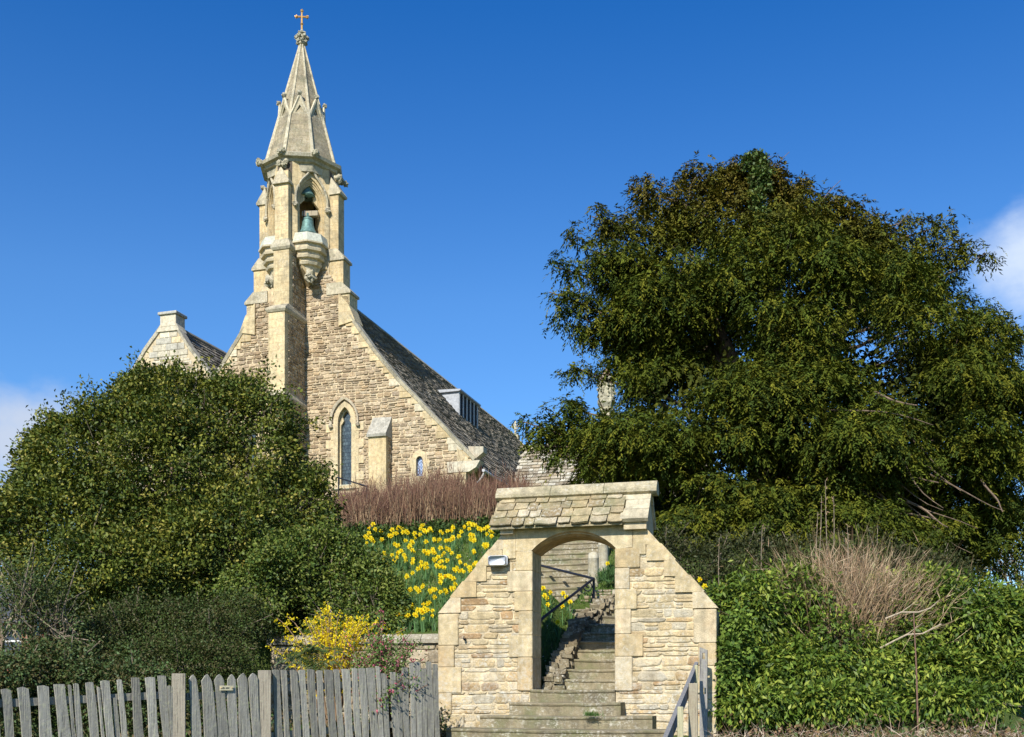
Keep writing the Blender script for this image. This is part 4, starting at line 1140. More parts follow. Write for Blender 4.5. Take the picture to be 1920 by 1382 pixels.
for k in range(6):
    v = dv0+.09+(dv1-dv0-.09)*k/5
    mb = MB(); box(mb, du1-.03, du1+.015, v-.045, v+.045, 14.85, dz1, (1, 1, 1)); mb.build('mullion', M['palewood'], d_)
mb = MB(); box(mb, du1-.07, du1-.05, dv0+.09, dv1, 14.85, dz1); mb.build('dormer_glass', M['dark'], d_)
mb = MB(); box(mb, du1-.16, du1+.05, dv0, dv1+.09, 14.72, 14.86); mb.build('dormer_sill', M['lead'], d_)

# ---- left gable (second nave)
LV = 1.0; ax = -6.95
lc = [(-7.42, 17.6), (-8.35, 16.55), (-9.9, 14.37), (-11.9, 11.4)]; rc = [(-6.62, 17.55), (-5.97, 16.59), (-4.0, 14.2), (-3.2, 13.2)]
mb = MB(); prism(mb, [[(-11.8, GB)]+[(-3.2, GB)]+[(u-.05, z-.1) for u, z in reversed(rc)]+[(u+.05, z-.1) for u, z in lc]], FRONT(LV), 0, -.6, MORT); 
mb.build('gable_wall', M['mortar'], church)
mb = MB(); stones(mb, FRONT(LV), [[(-11.5, 10), (-3.4, 10), (-3.5, 13.2), (-6.1, 16.2), (-7.8, 16.2), (-11.5, 11.4)]], (.09, .19), (.16, .45), (.01, .03), .022, .12, [PALE, (.55, .50, .40), (.48, .42, .32), (.42, .34, .24)], cr)
stones(mb, FRONT(LV), [[(-8.2, 16.2), (-5.9, 16.2), (-6.7, 17.5), (-7.4, 17.5)]], (.25, .32), (.4, .8), (.03, .035), .01, .01, [PALE, LIME, (.58, .55, .46)], cr, 4)
mb.build('gable_stonework', M['rubble'], church)
coping(lc, 'gable_coping', LV-.1, LV+.35, (.56, .52, .43)); coping(rc, 'gable_coping', LV-.1, LV+.35, (.56, .52, .43))
mb = MB(); box(mb, -7.42, -6.62, LV-.10, LV+.60, 17.5, 18.02, PALE, .015); box(mb, -7.5, -6.54, LV-.18, LV+.68, 18.02, 18.14, (.46, .46, .42), .02)
prism(mb, [[(-7.6, 17.3), (-6.45, 17.3), (-6.62, 17.62), (-7.42, 17.62)]], FRONT(LV), -.5, .09, PALE); mb.build('gable_cap', M['gate_ashlar'], church)
mb = MB()
e3 = Vector((-3.1, LV+.2, 12.9)); tile_slope(mb, e3, Y, 24, Vector((-6.95+3.1, 0, 17.55-12.9)), 24, (.2, .45), TP, cr)
e3 = Vector((-12.1, LV+.2, 11.0)); tile_slope(mb, e3, Y, 24, Vector((-6.95+12.1, 0, 17.55-11.0)), 30, (.3, .6), TP, cr)
prism(mb, [[(-12, 11.0), (-6.95, 17.5), (-3.1, 12.9), (-3.3, 12.7), (-6.95, 17.2), (-11.9, 10.8)]], (Vector((0, LV+.2, 0)), X, Z, Y), 0, 24, (.12, .11, .1))
lr = mb.build('aisle_roof', M['tiles'], church)
mb = MB(); tube(mb, [(-6.95, LV+.5, 17.6), (-6.95, LV+24, 17.6)], .11, 6, (.36, .33, .27)); mb.build('ridge_tiles', M['coping'], lr)

# ---- wing with low pitched roof to the right
WV, WR_ = 4.6, 8.2
WP = [(.34, .29, .21), (.42, .37, .28), (.26, .22, .16), (.50, .46, .36), (.38, .31, .21), (.58, .55, .46)]
mb = MB(); tile_slope(mb, Vector((7.2, WV, 8.7)), X, 8.6, Vector((0, WR_-WV, 12.75-8.7)), 24, (.18, .5), WP, cr, .035)
tile_slope(mb, Vector((7.2, 2*WR_-WV, 8.7)), X, 8.6, Vector((0, WV-WR_, 12.75-8.7)), 16, (.3, .6), WP, cr, .035)
prism(mb, [[(WV, 8.65), (WR_, 12.7), (2*WR_-WV, 8.65)]], (Vector((7.2, 0, 0)), Y, Z, X), 0, 8.6, (.2, .18, .14))
wr_o = mb.build('wing_roof', M['tiles'], church)
mb = MB(); x = 7.0
while x < 15.6:
    w = .6; prism(mb, [[(WR_-.2, 12.70), (WR_, 12.92), (WR_+.2, 12.70)]], (Vector((x+.004, 0, 0)), Y, Z, X), 0, w-.008, shade((.58, .50, .33), cr.uniform(.85, 1.1))); x += w
mb.build('ridge_tiles', M['coping'], wr_o)
mb = MB(); box(mb, 7.3, 15.6, WV+.3, 2*WR_-WV-.3, 6.5, 8.7, MORT); mb.build('wing_wall', M['mortar'], church)

# ---- tall lantern shafted column in the churchyard, half behind the yew
cl = empty('lantern_column', W(1137, 900, 40), -TC_, 'carved stone column with a lantern head rising behind the yew branches', 'column')
cb = W(1137, 900, 40).z; sc_ = 40/2000
def zc(py): return EYE+(HY-py)*sc_-cb
mb = MB(); lathe(mb, (0, 0, 0), [(.20, -3), (.20, zc(775)), (.26, zc(770)), (.26, zc(766)), (.20, zc(762))], 8, (.60, .53, .36)); mb.build('shaft', M['coping'], cl)
mb = MB(); octring(mb, [(.26, zc(765)), (.34, zc(757)), (.34, zc(750)), (.31, zc(747)), (.31, zc(716)), (.34, zc(713)), (.33, zc(708))], (.55, .51, .37)); 
for k in range(8):
    a = R(-67.5+45*k); n = Vector((math.cos(a), math.sin(a), 0)); fr = (n*.29, Vector((-n.y, n.x, 0)), Z, n)
    for q in range(4): lump(mb, (.30*n.x+.04*math.sin(q*2), .30*n.y, zc(745-7*q)), .05, cr, (.58, .54, .40))
mb.build('lantern', M['coping'], cl)
mb = MB(); octring(mb, [(.24, zc(709)), (.14, zc(700)), (.10, zc(696)), (.02, zc(690))], (.40, .25, .18)); mb.build('cap', M['coping'], cl)

# ------------------------------------------------------------------ vegetation
def norm(a): return a/np.maximum(np.linalg.norm(a, axis=-1, keepdims=True), 1e-9)

def leaf_obj(name, P, D, Nn, L, Wd, col, mat, parent=None, fold=.22, mid=.45):
    """one mesh of many folded leaf blades. P base, D direction, Nn face normal"""
    n = len(P); D = norm(D); S = norm(np.cross(D, Nn)); Nn = np.cross(S, D)
    L = np.broadcast_to(L, (n,))[:, None]; Wd = np.broadcast_to(Wd, (n,))[:, None]
    m = P+D*L*mid
    V = np.empty((n, 4, 3), 'f')
    V[:, 0] = P; V[:, 1] = m+S*Wd*.5+Nn*Wd*fold; V[:, 2] = P+D*L; V[:, 3] = m-S*Wd*.5+Nn*Wd*fold
    me = bpy.data.meshes.new(name); me.vertices.add(n*4); me.vertices.foreach_set('co', V.ravel())
    me.loops.add(n*4); me.loops.foreach_set('vertex_index', np.arange(n*4, dtype='i'))
    me.polygons.add(n); me.polygons.foreach_set('loop_start', np.arange(0, n*4, 4, dtype='i'))
    a = me.color_attributes.new('col', 'FLOAT_COLOR', 'POINT')
    cc = np.ones((n, 4, 4), 'f'); cc[:, :, :3] = col[:, None, :]; a.data.foreach_set('color', cc.ravel())
    me.materials.append(mat); me.update(calc_edges=True)
    o = bpy.data.objects.new(name, me); C.objects.link(o)
    if parent: o.parent = parent
    return o

def pick_cols(rg, n, pal, w=None, var=.22):
    pal = np.array(pal); i = rg.choice(len(pal), n, p=w)
    return pal[i]*(1+rg.uniform(-var, var, (n, 1)))

def pnoise(P, s, seed=0):
    q = P*s+seed
    return (np.sin(q[:, 0]*1.0+np.sin(q[:, 1]*1.3+1.1)*1.2)+np.sin(q[:, 1]*1.7+np.sin(q[:, 2]*1.1+.4)*1.3)+np.sin(q[:, 2]*1.4+np.sin(q[:, 0]*1.9)*1.1))/3

def mkblobs(lst):
    c = []; r = []
    for (px, py, rx, ry, Yd, rd) in lst:
        w = W(px, py, Yd); c.append(w); r.append((rx*Yd/F, rd, ry*Yd/F))
    return np.array([list(v) for v in c]), np.array(r)

def shell_points(rg, blobs, n, shell=.14, core=.80, keep=.12, hole_s=1.6, hole_t=.42, seed=0, back=.35):
    """points on the lumpy outside of a union of ellipsoids, thinned where holes open"""
    Cc, Rr = blobs; area = Rr[:, 0]*Rr[:, 2]+Rr[:, 0]*Rr[:, 1]; p = area/area.sum()
    out = []; nn = []; tot = 0
    while tot < n:
        k = 4*n; i = rg.choice(len(Cc), k, p=p); d = norm(rg.normal(size=(k, 3)))
        back_m = (d[:, 1] > .35) & (rg.random(k) > back); d = d[~back_m]; i = i[~back_m]; k = len(i)
        lump_ = 1+.10*pnoise(d*3+i[:, None]*3.1, 1.5, seed)
        rad = lump_*(1-np.abs(rg.normal(0, shell, k)))
        P = Cc[i]+d*Rr[i]*rad[:, None]
        ok = np.ones(k, bool)
        for j in range(len(Cc)):
            q = np.linalg.norm((P-Cc[j])/Rr[j], axis=1)
            ok &= ~((q < core) & (i != j) & (rg.random(k) > keep))
        ok &= pnoise(P, hole_s, seed) < hole_t+rg.uniform(-.12, .12, k)
        P = P[ok]; d2 = norm(d[ok]/Rr[i[ok]]); out.append(P); nn.append(d2); tot += len(P)
    return np.concatenate(out)[:n], np.concatenate(nn)[:n]

def fill_points(rg, blobs, n, lo=.15, hi=.82):
    Cc, Rr = blobs; v = Rr.prod(1); i = rg.choice(len(Cc), n, p=v/v.sum()); d = norm(rg.normal(size=(n, 3)))
    return Cc[i]+d*Rr[i]*(rg.uniform(lo**3, hi**3, n)**(1/3))[:, None], d

def clump_leaves(rg, P, Nn, m, spread, L, Wd, droop=.3, up=.5, rnd=.8, out_=1.0):
    """m leaves round each clump point"""
    k = len(P); P2 = np.repeat(P, m, 0); N2 = np.repeat(Nn, m, 0); off = rg.normal(size=(k*m, 3))*spread; off[:, 2] *= .75
    D = norm(N2*out_+rg.normal(size=(k*m, 3))*rnd+np.array([0, 0, -droop]))
    Nf = norm(N2*.5+np.array([0, 0, up])+rg.normal(size=(k*m, 3))*.6)
    return P2+off, D, Nf, rg.uniform(L[0], L[1], k*m), rg.uniform(Wd[0], Wd[1], k*m)

def branch_tubes(mb, rg, base, tips, r0, r1, col=(1, 1, 1), wob=.12, n=7, side=5):
    for t in tips:
        b = np.array(base); t = np.array(t); L = np.linalg.norm(t-b); pts = []; ph = rg.uniform(0, 6, 3)
        for k in range(n+1):
            s = k/n; p = b+(t-b)*s; p = p+np.array([math.sin(3*s+ph[0]), math.sin(3*s+ph[1]), math.sin(2.5*s+ph[2])])*wob*L*.35*math.sin(math.pi*s)
            pts.append(tuple(p))
        tube(mb, pts, [r0+(r1-r0)*k/n for k in range(n+1)], side, col, False)

def rigged(name, loc, label, cat, group=None): return empty(name, loc, 0, label, cat, group)
def local(P, o): return P-np.array(list(o.location))

# ---- yew
rg = np.random.default_rng(4)
yb = W(1450, 1060, 25.0); yb.z = ground(yb.x, yb.y)
yew = rigged('yew_tree', yb, 'huge dark yew tree with drooping branches filling the sky to the right of the gateway', 'tree')
YB = [(1440, 655, 205, 260, 25, 3.4), (1310, 800, 190, 165, 24.2, 3.2), (1590, 660, 180, 190, 25, 3.2), (1690, 800, 200, 190, 25, 3.6), (1420, 455, 95, 95, 25.2, 1.6),
      (1280, 580, 105, 85, 24.6, 1.9), (1180, 850, 120, 75, 23.2, 2.0), (1530, 550, 110, 75, 25.2, 2.0), (1640, 560, 85, 55, 25, 1.5), (1770, 665, 80, 75, 25, 1.7), (1440, 840, 230, 170, 23.8, 3.0),
      (1320, 960, 90, 70, 22.8, 1.5), (1560, 880, 170, 110, 23.6, 2.2), (1790, 900, 120, 100, 24.6, 2.2), (1870, 800, 90, 90, 25, 1.8), (1190, 515, 45, 26, 24.6, .8), (1850, 1010, 75, 70, 24.6, 1.4), (1700, 1000, 90, 40, 24.2, 1.2), (1430, 985, 130, 60, 22.4, 1.4), (1560, 1000, 110, 50, 22.6, 1.4), (1280, 1010, 60, 45, 22.2, 1.0), (1640, 1020, 90, 35, 22.8, 1.2), (1190, 600, 45, 28, 24.4, .8), (1135, 760, 45, 30, 24, .7)]
blobs = mkblobs(YB); blobs = (blobs[0], blobs[1]*.87)
PC, _n = shell_points(rg, blobs, 350, .12, .84, .08, 1.4, .46, 2.0, .35); PR = rg.uniform(.75, 1.25, len(PC))[:, None]*np.array([[.60, .60, .27]])
Pf, Nf_ = fill_points(rg, blobs, 12000, .15, .80)
# limbs reaching past the crown
tips = [(1070, 452, 24.4), (1065, 578, 24), (1105, 632, 24.2), (1160, 655, 24.2), (1095, 520, 24.8), (1240, 420, 25), (1250, 660, 24), (1820, 560, 25), (1700, 470, 25), (1180, 352, 25), (1195, 395, 25), (1110, 406, 24.6), (1120, 420, 24.6), (1038, 500, 24), (1030, 548, 23.8), (1085, 612, 24), (1072, 687, 23.8), (1100, 700, 24), (1062, 762, 23.4), (978, 790, 22.8), (985, 830, 22.6), (1030, 850, 22.6), (1290, 325, 25.2), (1330, 350, 25.2),
        (1385, 330, 25.2), (1440, 345, 25.2), (1490, 372, 25.2), (1545, 395, 25.4), (1604, 392, 25.4), (1690, 418, 25.4), (1762, 425, 25), (1805, 448, 25), (1850, 474, 25), (1780, 512, 25), (1782, 545, 25), (1868, 605, 25), (1925, 640, 24.6), (1960, 700, 25), (1940, 720, 24), (1905, 850, 24.5), (1890, 915, 24.2), (1930, 960, 24.5),
        (1900, 1075, 24.2), (1850, 1095, 24), (1780, 1060, 24), (1260, 1040, 22.6), (1310, 1050, 22.6), (1390, 1000, 22.6), (1250, 980, 22.4), (1160, 910, 22.6), (1090, 880, 22.6), (1260, 385, 25), (1840, 640, 25), (1640, 430, 25.3), (1030, 800, 23)]
SP = []; SN = []; mbb = MB(); ax_ = lambda py: np.array(list(W(1455, min(py, 960), 25.0)))
for (px, py, Yd) in tips:
    t = np.array(list(W(px, py, Yd)));
    inn = np.array(list(W(px+(1455-px)*.42, py+(abs(px-1455)*.16 if py < 800 else -60), Yd+(25-Yd)*.4)))
    for s_, r_ in ((.1, .46), (.26, .40), (.42, .36), (.58, .31), (.72, .26), (.85, .20), (.96, .13)):
        c_ = inn+(t-inn)*s_+rg.normal(size=3)*.10; c_[2] += .12*math.sin(math.pi*s_); SP.append(c_); SN.append(np.array([r_, r_, r_*.62])*rg.uniform(.85, 1.15))
    branch_tubes(mbb, rg, inn*.6+ax_(py+abs(px-1455)*.45)*.4-np.array(list(yb)), [t-np.array(list(yb))], .05, .012, wob=.14)
PC = np.concatenate([PC, np.array(SP)]); PR = np.concatenate([PR, np.array(SN)])
ppx = 960+F*PC[:, 0]/PC[:, 1]; ppy = HY-F*(PC[:, 2]-EYE)/PC[:, 1]; kk = ~((np.abs(ppx-1137) < 20+PR[:, 0]*70) & (np.abs(ppy-745) < 45)); PC = PC[kk]; PR = PR[kk]
cnt = np.clip((PR[:, 0]**2*125), 9, 80).astype(int); idx = np.repeat(np.arange(len(PC)), cnt); dd_ = norm(rg.normal(size=(len(idx), 3))+np.array([0, 0, .55]))
P1 = PC[idx]+dd_*PR[idx]*(1-np.abs(rg.normal(0, .14, (len(idx), 1)))); N1 = norm(dd_*np.array([1, 1, .7])+np.array([0, 0, -.05]))
hang = rg.random(len(idx)) < .10; P1[hang, 2] -= rg.uniform(.1, .35, hang.sum())
def sprays(rg, P, Nn, T, Mx, ln, leaf, wid, droop=.55):
    """drooping twigs with two rows of leaflets"""
    k = len(P); o = norm(Nn*np.array([1, 1, .45])+rg.normal(size=(k, 3))*.25)
    o = np.repeat(o, T, 0); P2 = np.repeat(P, T, 0); n = k*T
    d = norm(o+rg.normal(size=(n, 3))*.62+np.array([0, 0, -.10])); L = rg.uniform(ln[0], ln[1], n)
    P2 = P2+rg.normal(size=(n, 3))*.09
    t = np.tile(np.linspace(.12, 1, Mx), n); dd = np.repeat(d, Mx, 0); LL = np.repeat(L, Mx)
    pos = np.repeat(P2, Mx, 0)+dd*(LL*t)[:, None]; pos[:, 2] -= droop*LL*t*t
    side = norm(np.cross(dd, np.array([0, 0, 1.])))*(np.where(np.tile(np.arange(Mx), n) % 2 == 0, 1, -1))[:, None]
    D = norm(dd*.7+side*.55+np.array([0, 0, -.55])+rg.normal(size=(n*Mx, 3))*.25)
    Nf = norm(np.array([0, 0, 1.])+np.repeat(o, Mx, 0)*.5+rg.normal(size=(n*Mx, 3))*.45)
    return pos, D, Nf, rg.uniform(leaf[0], leaf[1], n*Mx), rg.uniform(wid[0], wid[1], n*Mx), np.repeat(np.arange(k), T*Mx)
pos, D, Nf, L, Wd, ci = sprays(rg, P1, N1, 4, 9, (.13, .27), (.075, .125), (.026, .043), .8)
cc = pick_cols(rg, len(P1), [(.068, .084, .013), (.046, .068, .013), (.104, .110, .016), (.032, .050, .013)], [.35, .3, .2, .15], .2)
hz = P1[:, 2]; topk = np.clip((hz-11.2)/2.8, 0, 1)*rg.uniform(.1, .8, len(P1))
cc = cc*(1-topk[:, None])+np.array([.135, .088, .026])*topk[:, None]
col = cc[ci]*(1+rg.uniform(-.25, .25, (len(pos), 1)))
leaf_obj('crown', local(pos, yew), D, Nf, L, Wd, col, M['yewleaf'], yew, .15)
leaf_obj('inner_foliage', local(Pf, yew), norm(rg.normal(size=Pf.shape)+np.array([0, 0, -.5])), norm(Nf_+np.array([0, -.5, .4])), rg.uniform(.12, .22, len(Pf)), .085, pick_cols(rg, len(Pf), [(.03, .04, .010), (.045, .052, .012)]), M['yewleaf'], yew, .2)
tr = MB(); tube(tr, [(0, 0, -.5), (.1, 0, 1.2), (-.1, .1, 3), (.05, .2, 5.0), (0, .3, 7.2)], [.75, .55, .40, .20, .04], 12, (1, 1, 1))
for k in range(4): tube(tr, [(0, 0, .8), ((-1)**k*(.5+.2*k), -.3, 2.4), ((-1)**k*(1.6+.3*k), -.6+.3*k, 4.6+.4*k)], [.35, .24, .08], 9)
tr.build('trunk', M['bark'], yew, True)
# bare limbs crossing the gaps
for (a, b_) in (((1500, 900), (1640, 1000)), ((1560, 820), (1760, 905)), ((1600, 770), (1700, 840)), ((1640, 735), (1720, 760)), ((1640, 920), (1760, 975)), ((1700, 940), (1780, 990)), ((1560, 940), (1660, 1060)), ((1840, 900), (1880, 960)), ((1420, 330), (1480, 285)), ((1545, 360), (1576, 338)), ((1660, 440), (1706, 394)), ((1290, 350), (1310, 325))):
    p0 = np.array(list(W(*a, 22.6)))-np.array(list(yb)); p1 = np.array(list(W(*b_, 22.2 if a[1] > 500 else 25)))-np.array(list(yb))
    if a[1] < 500: p0[1] += 2.2
    branch_tubes(mbb, rg, p0, [p1], .030 if a[1] > 500 else .016, .010 if a[1] > 500 else .006, wob=.2)
for k in range(22):
    a = (rg.uniform(1440, 1700), rg.uniform(760, 960)); b_ = (a[0]+rg.uniform(90, 230), a[1]+rg.uniform(30, 130)); y_ = rg.uniform(21.7, 22.8)
    branch_tubes(mbb, rg, np.array(list(W(*a, y_+.5)))-np.array(list(yb)), [np.array(list(W(*b_, y_)))-np.array(list(yb))], .022, .005, wob=.18)
for k in range(90):
    j = rg.integers(len(blobs[0])); d = norm(rg.normal(size=3)); d[1] = -abs(d[1])
    p1 = blobs[0][j]+d*blobs[1][j]*1.0; p0 = blobs[0][j]+np.array([0, .3, -.3])
    branch_tubes(mbb, rg, p0-np.array(list(yb)), [p1-np.array(list(yb))], .04, .008, wob=.25, n=5, side=4)
mbb.build('limbs', M['bark'], yew)
iv = rigged('ivy_clump', W(1415, 330, 23.6), 'bright green ivy clump growing on the very top of the yew', 'ivy')
b_ = mkblobs([(1413, 306, 22, 17, 24.6, .25), (1425, 335, 16, 22, 24.3, .22), (1420, 375, 9, 26, 24.0, .15), (1432, 410, 8, 24, 23.8, .12)])
p, n = shell_points(rg, b_, 480, .3, .2, .9, 2, 2)
q = clump_leaves(rg, p, n, 6, .05, (.06, .10), (.04, .07)); leaf_obj('leaves', local(q[0], iv), *q[1:], pick_cols(rg, len(q[0]), [(.055, .10, .025), (.10, .15, .04), (.07, .08, .02)]), M['leafy'], iv)

# ---- generic leafy shrub
def shrub(name, lst, n, m, spread, L, Wd, pal, label, cat='shrub', w=None, seed=1, hole=(2.2, .42), stems=14, shell=.16, mat='leafy', droop=.3, keep=.2, parts='foliage', back=.25, stemcol=None, tipn=0, tiplen=.5, core=.8, rnd=.8, group=None, var=.25, trunk=None, twigm='twig', fill=.5, tr_=.010):
    rg = np.random.default_rng(seed); b = mkblobs(lst); c0 = b[0].mean(0); base = Vector((c0[0], c0[1], 0)); base.z = ground(base.x, base.y)
    t = rigged(name, base, label, cat, group)
    P, Nn = shell_points(rg, b, n, shell, core, keep, hole[0], hole[1], seed*1.7, back)
    if fill:
        Pf, Nf_ = fill_points(rg, b, int(n*fill)); P = np.concatenate([P, Pf]); Nn = np.concatenate([Nn, Nf_])
    mbs = MB()
    if tipn:    # shoots poking out past the outline
        i = rg.integers(0, len(P), tipn); d = norm(Nn[i]+np.array([0, 0, .5])+rg.normal(size=(tipn, 3))*.35); ln = rg.uniform(.2, tiplen, tipn)
        for k in range(tipn): tube(mbs, [tuple(P[i[k]]-np.array(list(base))-d[k]*.3), tuple(P[i[k]]+d[k]*ln[k]-np.array(list(base)))], [.012, .004], 4, (1, 1, 1), False)
        s = np.tile(np.linspace(.1, 1, 7), tipn); P = np.concatenate([P, np.repeat(P[i], 7, 0)+np.repeat(d*ln[:, None], 7, 0)*s[:, None]]); Nn = np.concatenate([Nn, np.repeat(d, 7, 0)])
    q = clump_leaves(rg, P, Nn, m, spread, L, Wd, droop, .5, rnd)
    base_c = pick_cols(rg, len(P), pal, w, .15); col = np.repeat(base_c, m, 0)*(1+rg.uniform(-var, var, (len(P)*m, 1)))
    leaf_obj(parts, local(q[0], t), *q[1:], col, M[mat], t)
    for k in range(stems):
        j = rg.integers(len(b[0])); d = norm(rg.normal(size=3)); d[1] = -abs(d[1])
        p1 = b[0][j]+d*b[1][j]*rg.uniform(.8, 1.03); p0 = b[0][j]+rg.normal(size=3)*.15-np.array([0, 0, b[1][j][2]*.5])
        branch_tubes(mbs, rg, p0-np.array(list(base)), [p1-np.array(list(base))], tr_, .004, wob=.22, n=5, side=4)
    if mbs.v: mbs.build('twigs', M[twigm], t)
    if trunk:
        tm = MB(); hh = c0[2]-base.z
        for k in range(trunk[0]):
            a = k*2.4; tube(tm, [(.08*math.cos(a), .08*math.sin(a), -.4), (.25*math.cos(a), .2*math.sin(a), hh*.4), (.9*math.cos(a), .5*math.sin(a), hh*1.1)], [trunk[1], trunk[1]*.7, trunk[1]*.25], 8)
        tm.build('trunk', M['bark'], t, True)
    return t

HOL = [(.080, .108, .018), (.125, .142, .022), (.040, .066, .014), (.19, .19, .032), (.26, .23, .05)]
shrub('holly_tree', [(320, 930, 190, 210, 18.5, 2.2), (200, 900, 150, 120, 18, 1.6), (150, 1000, 140, 130, 17.6, 1.6), (340, 785, 115, 82, 18.6, 1.4), (415, 805, 98, 85, 18.4, 1.3), (480, 890, 95, 105, 18.2, 1.4), (545, 970, 70, 88, 18, 1.1), (240, 1080, 200, 90, 17.2, 1.7), (60, 1010, 75, 85, 17.8, 1.0), (440, 1030, 160, 110, 17.4, 1.6), (505, 790, 40, 45, 18.2, .7), (295, 758, 60, 38, 18.6, .8), (450, 745, 50, 35, 18.5, .6), (130, 850, 60, 60, 18, .9), (585, 950, 38, 50, 17.8, .6), (100, 950, 80, 60, 17.8, .9)],
      5200, 20, .10, (.05, .085), (.03, .048), HOL, 'large holly tree with glossy leaves spreading left of the church buttress', 'tree', [.34, .26, .2, .14, .06], 5, (1.7, .34), 200, .13, tipn=190, tiplen=.5, keep=.12, fill=.42, tr_=.016, parts='crown', trunk=(4, .16))
shrub('evergreen_bush', [(560, 1080, 120, 80, 16.6, 1.0), (668, 1110, 72, 58, 16.3, .8), (600, 1055, 80, 46, 16.8, .8), (500, 1110, 70, 60, 16.2, .8), (705, 1120, 45, 42, 16.1, .6), (650, 1150, 100, 35, 15.9, .5)],
      3000, 15, .085, (.04, .07), (.024, .04), [(.095, .135, .023), (.05, .088, .018), (.14, .17, .035), (.19, .21, .05)], 'rounded evergreen bush above the forsythia, beside the daffodil slope', 'bush', [.4, .25, .25, .1], 8, (1.8, .18), 90, .2, tipn=150, tiplen=.28, tr_=.013, fill=.35)
shrub('dark_shrub', [(310, 1180, 120, 60, 15, .8), (230, 1200, 80, 60, 14.6, .7), (400, 1200, 80, 55, 14.8, .7), (440, 1160, 60, 50, 15.2, .6), (150, 1220, 60, 50, 14.2, .6), (330, 1240, 150, 45, 14.0, .6)],
      2800, 14, .07, (.025, .045), (.015, .026), [(.06, .072, .02), (.045, .068, .018), (.08, .075, .03), (.055, .09, .022)], 'low dense dark olive shrub behind the plain pickets, under the holly', 'shrub', None, 12, (2.6, .45), 30, .18, tipn=50, tiplen=.25)
shrub('garden_shrub', [(80, 1240, 50, 40, 13.2, .5), (110, 1250, 60, 40, 13.0, .4), (180, 1268, 60, 26, 12.8, .35), (260, 1270, 60, 22, 12.8, .3), (20, 1270, 60, 40, 12.5, .4), (30, 1340, 80, 60, 12.6, .4), (130, 1345, 80, 55, 12.8, .4), (240, 1345, 80, 55, 13, .4), (340, 1345, 80, 55, 13.2, .4), (440, 1345, 70, 50, 13.4, .3)],
      3000, 11, .07, (.03, .055), (.018, .03), [(.07, .09, .027), (.085, .075, .03), (.05, .08, .025), (.08, .13, .05)], 'straggly half bare shrub in front of the brick house at the left edge', 'shrub', None, 14, (3.0, .42), 60, .2, tipn=40, tiplen=.4)
shrub('climbing_shrub', [(60, 1130, 70, 70, 13.5, .5), (120, 1160, 50, 60, 13.6, .4)],
      380, 8, .08, (.03, .05), (.015, .028), [(.08, .10, .03), (.07, .11, .04)], 'thin climbing shrub with bare stems over the brick house roof', 'shrub', None, 15, (3.0, .2), 70, .4, tipn=20, tiplen=.5)
# clipped laurel and ivy masses on the right
LAU = [(.10, .165, .026), (.075, .135, .022), (.145, .21, .035), (.22, .27, .05), (.05, .09, .018)]
def laurel(nm, lst, n, label, seed, w=None): return shrub(nm, lst, n, 11, .08, (.075, .13), (.028, .046), LAU, label, 'hedge', w, seed, (2.1, .34), 60, .17, fill=.32, droop=.75, back=.15, rnd=.6, keep=.12, mat='laurel')
laurel('laurel_hedge', [(1400, 1150, 70, 90, 15.6, .8), (1350, 1130, 30, 45, 15.4, .4), (1370, 1270, 50, 80, 15.0, .6), (1440, 1140, 60, 55, 15.8, .7), (1420, 1290, 90, 55, 14.8, .6), (1410, 1325, 80, 30, 14.0, .4)], 1900, 'dense laurel bush growing against the right end of the gateway', 31)
laurel('laurel_hedge', [(1500, 1160, 70, 100, 15.8, .8), (1640, 1200, 90, 80, 15.9, .8), (1560, 1210, 90, 80, 15.4, .8), (1510, 1265, 100, 70, 15.0, .7), (1610, 1270, 80, 65, 15.0, .7), (1560, 1322, 110, 32, 14.0, .4), (1480, 1100, 35, 40, 15.9, .4)], 2500, 'bright green laurel hump in front of the fan of dry brown stems', 32)
laurel('laurel_hedge', [(1800, 1180, 110, 105, 16.2, 1.0), (1900, 1200, 50, 95, 16, .7), (1660, 1140, 70, 60, 16.6, .7), (1730, 1130, 70, 60, 16.4, .8), (1870, 1180, 75, 70, 16.2, .8), (1740, 1270, 90, 65, 15.6, .8), (1860, 1270, 80, 60, 15.8, .8), (1790, 1318, 130, 34, 14.2, .4), (1690, 1210, 60, 70, 16.0, .6)], 2900, 'big rounded laurel at the far right, under the yew tips', 33)
shrub('shade_scrub', [(1290, 1060, 80, 45, 18.5, .8), (1400, 1060, 90, 50, 18.8, .9), (1520, 1060, 100, 50, 19, .9), (1640, 1060, 90, 45, 19, .9), (1740, 1080, 80, 40, 19, .9), (1240, 1040, 40, 40, 18.6, .5)],  # scrub added under the yew, dark leaf colour stands in for shade there
      1500, 9, .10, (.05, .09), (.02, .035), [(.045, .055, .018), (.06, .06, .022), (.035, .045, .015)], 'added scrub, leaves coloured dark for the shade between the laurels and the yew', 'shrub', None, 36, (1.8, .5), 60, .2, tipn=60, tiplen=.4)
# ivy leaves close to the gateway corner
shrub('ivy_clump', [(1365, 1260, 18, 75, 13.9, .12), (1385, 1200, 25, 60, 14.2, .2)], 260, 6, .05, (.05, .085), (.035, .06), [(.08, .14, .025), (.14, .20, .035)], 'glossy ivy leaves hugging the right corner of the gateway', 'ivy', None, 35, (2, 2), 0)

# stick bundles
def sticks(name, par, rg, P, D, L, Wd, col, mat='twigcol'):
    Nf = norm(rg.normal(size=(len(P), 3))+np.array([0, -1.2, 0])); return leaf_obj(name, P, D, Nf, L, Wd, col, M[mat], par, .5, .3)
rg = np.random.default_rng(9)
